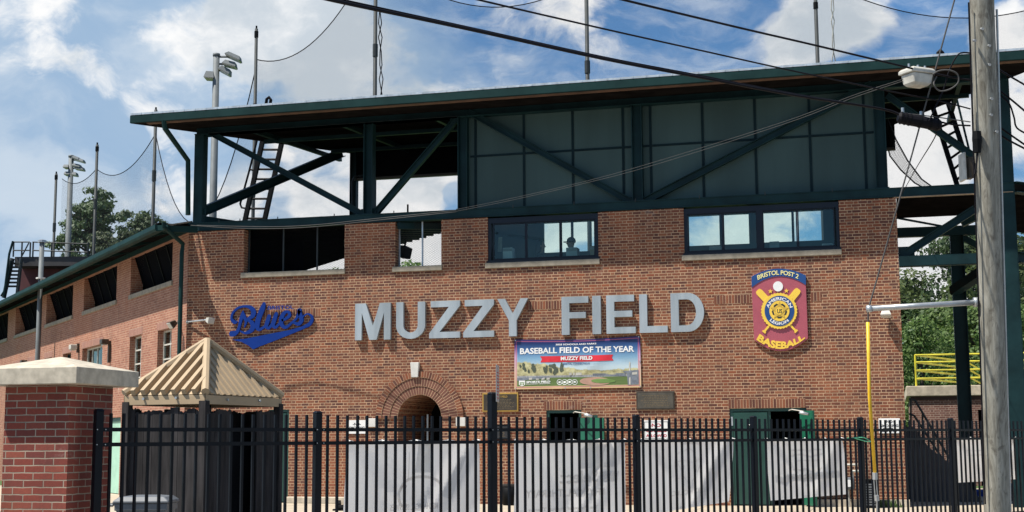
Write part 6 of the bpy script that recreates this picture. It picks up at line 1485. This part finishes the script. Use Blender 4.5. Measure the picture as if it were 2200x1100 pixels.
# ------------------------------------------------------------------ trees
def leaves(m, c, rx, ry, rz, n, size, rr, shell=.55):
    for _ in range(n):
        d = Vector((rr.gauss(0,1),rr.gauss(0,1),rr.gauss(0,1))).normalized(); k = rr.uniform(shell,1.)**.6
        p = Vector(c)+Vector((d.x*rx,d.y*ry,d.z*rz))*k
        nn = (d+Vector((rr.uniform(-.9,.9),rr.uniform(-.9,.9),rr.uniform(-.4,1.1)))).normalized(); a = nn.orthogonal().normalized(); b_ = nn.cross(a); t_ = rr.uniform(0,6.28)
        u = (a*math.cos(t_)+b_*math.sin(t_)); v = nn.cross(u); s_ = size*rr.uniform(.6,1.35)
        m.face([p-u*s_, p-v*s_*.55+u*s_*.1, p+u*s_, p+v*s_*.55+u*s_*.1])
def make_tree(name, seed, H, Wd, kind, mat, pos, label, group):
    rr = random.Random(seed); t = thing(name, (0,0,0), label, 'tree', group)
    tr = MB(); tr.tube([(0,0,0),(.1,.05,H*.3),(.05,-.1,H*.6),(0,0,H*.88)], [H*.022,H*.017,H*.011,H*.004], 8); cr = MB()
    lobes = []
    if kind == 'broad':
        for k in range(26):
            z = rr.uniform(.22,.95); w_ = Wd*(.55+.45*math.sin(math.pi*min(1,z*1.05)))*(1 if z < .7 else .62); a = rr.uniform(0,6.28); d = w_*rr.uniform(.25,.85)
            lobes.append((Vector((d*math.cos(a),d*math.sin(a),H*z)), Wd*rr.uniform(.20,.36)))
        lobes += [(Vector((0,0,H*.9)),Wd*.3),(Vector((0,0,H*.6)),Wd*.55),(Vector((0,0,H*.4)),Wd*.5)]
        for c, r in lobes:
            leaves(cr, c, r, r, r*.8, int(230*(r/Wd/.3)), .155, rr); tr.tube([(0,0,max(H*.18,c.z-r-1.2)), tuple(c*.55+Vector((0,0,c.z*.42))), tuple(c)], [H*.008,H*.005,H*.002], 5)
    else:                                                            # open, layered white pine
        for k in range(60):
            z = rr.uniform(.30,1.0)**.85; a = rr.uniform(0,6.28); d = Wd*(1.08-z*.85)*rr.uniform(.45,1.15); c = Vector((d*math.cos(a),d*math.sin(a),H*z+d*.28))
            tr.tube([(0,0,H*z-.3), tuple(c*.5+Vector((0,0,H*z*.5-.05))), tuple(c)], [H*.006,H*.004,H*.0015], 5)
            for q_ in range(4):
                f = rr.uniform(.45,1.1); e = Vector((c.x*f+rr.gauss(0,.4),c.y*f+rr.gauss(0,.4),H*z+(c.z-H*z)*f+rr.uniform(0,.5))); leaves(cr, e, .72, .72, .30, 78, .15, rr, .1)
    tr.build('trunk', M_BARK, t, True, (0,0,0)); cr.build('crown', mat, t, False, (0,0,0)); t.location = pos; return t
def copy_tree(src, pos, rz, sc, label):
    c = src.copy(); SC.collection.objects.link(c); c.location = pos; c.rotation_euler = (0,0,rz); c.scale = (sc,sc,sc*random.uniform(.92,1.08)); c['label'] = label
    for ch in src.children:
        d = ch.copy(); SC.collection.objects.link(d); d.parent = c
    return c
def gp(px, D): p = dep(px, 900, D); return Vector((p.x,p.y,0))
TG = 'trees beyond the ball field'
pA = make_tree('pine_tree', 16, 18.0, 5.6, 'pine', M_PINE, gp(176,96), 'tall airy pine directly behind the far light tower', TG)
copy_tree(pA, gp(236,90), 2.1, .80, 'shorter pine right of the far light tower, its top beside a net pole')
copy_tree(pA, gp(292,104), 4.0, .93, 'pine of which only the tip shows over the wing eave')
bA = make_tree('broadleaf_tree', 21, 12.0, 4.2, 'broad', M_LEAF, gp(1960,84), 'leafy tree just right of the brick corner behind the low brick building', TG)
bB = make_tree('broadleaf_tree', 22, 13.6, 4.4, 'broad', M_LEAF2, gp(2075,80), 'tall dark leafy tree behind the rear steel column', TG)
for src, px, D, sc, lb in ((bA,1915,82,.98,'leafy tree half hidden behind the right brick corner'),(bB,2010,92,.78,'dark tree crown left of the rear steel column'),(bA,2045,66,.72,'lower bright tree in front of the dark one at the rear column'),
        (bB,2130,78,.95,'dark leafy tree right behind the utility pole'),(bA,2165,70,.94,'leafy tree between the utility pole and the picture edge'),(bB,2215,84,1.0,'dark leafy tree at the right picture edge'),
        (bA,2100,60,.66,'low leafy tree behind the yellow railing near the pole'),(bA,1985,58,.52,'small bush-like tree behind the yellow railing by the brick corner'),(bA,2190,56,.55,'small leafy tree low at the right edge behind the brick building'),
        (bA,2030,104,.86,'distant leafy tree topping the others behind the steel bay')):
    copy_tree(src, gp(px, D), random.uniform(0,6.28), sc, lb)
for src, px, D, sc, lb in ((bA,872,118,1.36,'far tree seen low in the small mesh window'),(bB,926,126,1.14,'far dark tree top at the right edge of the small mesh window'),(bA,722,122,1.46,'far tree at the lower right corner of the wide mesh window'),(bB,672,128,1.22,'far dark tree low behind the wide mesh window')):
    copy_tree(src, gp(px, D), random.uniform(0,6.28), sc, lb)
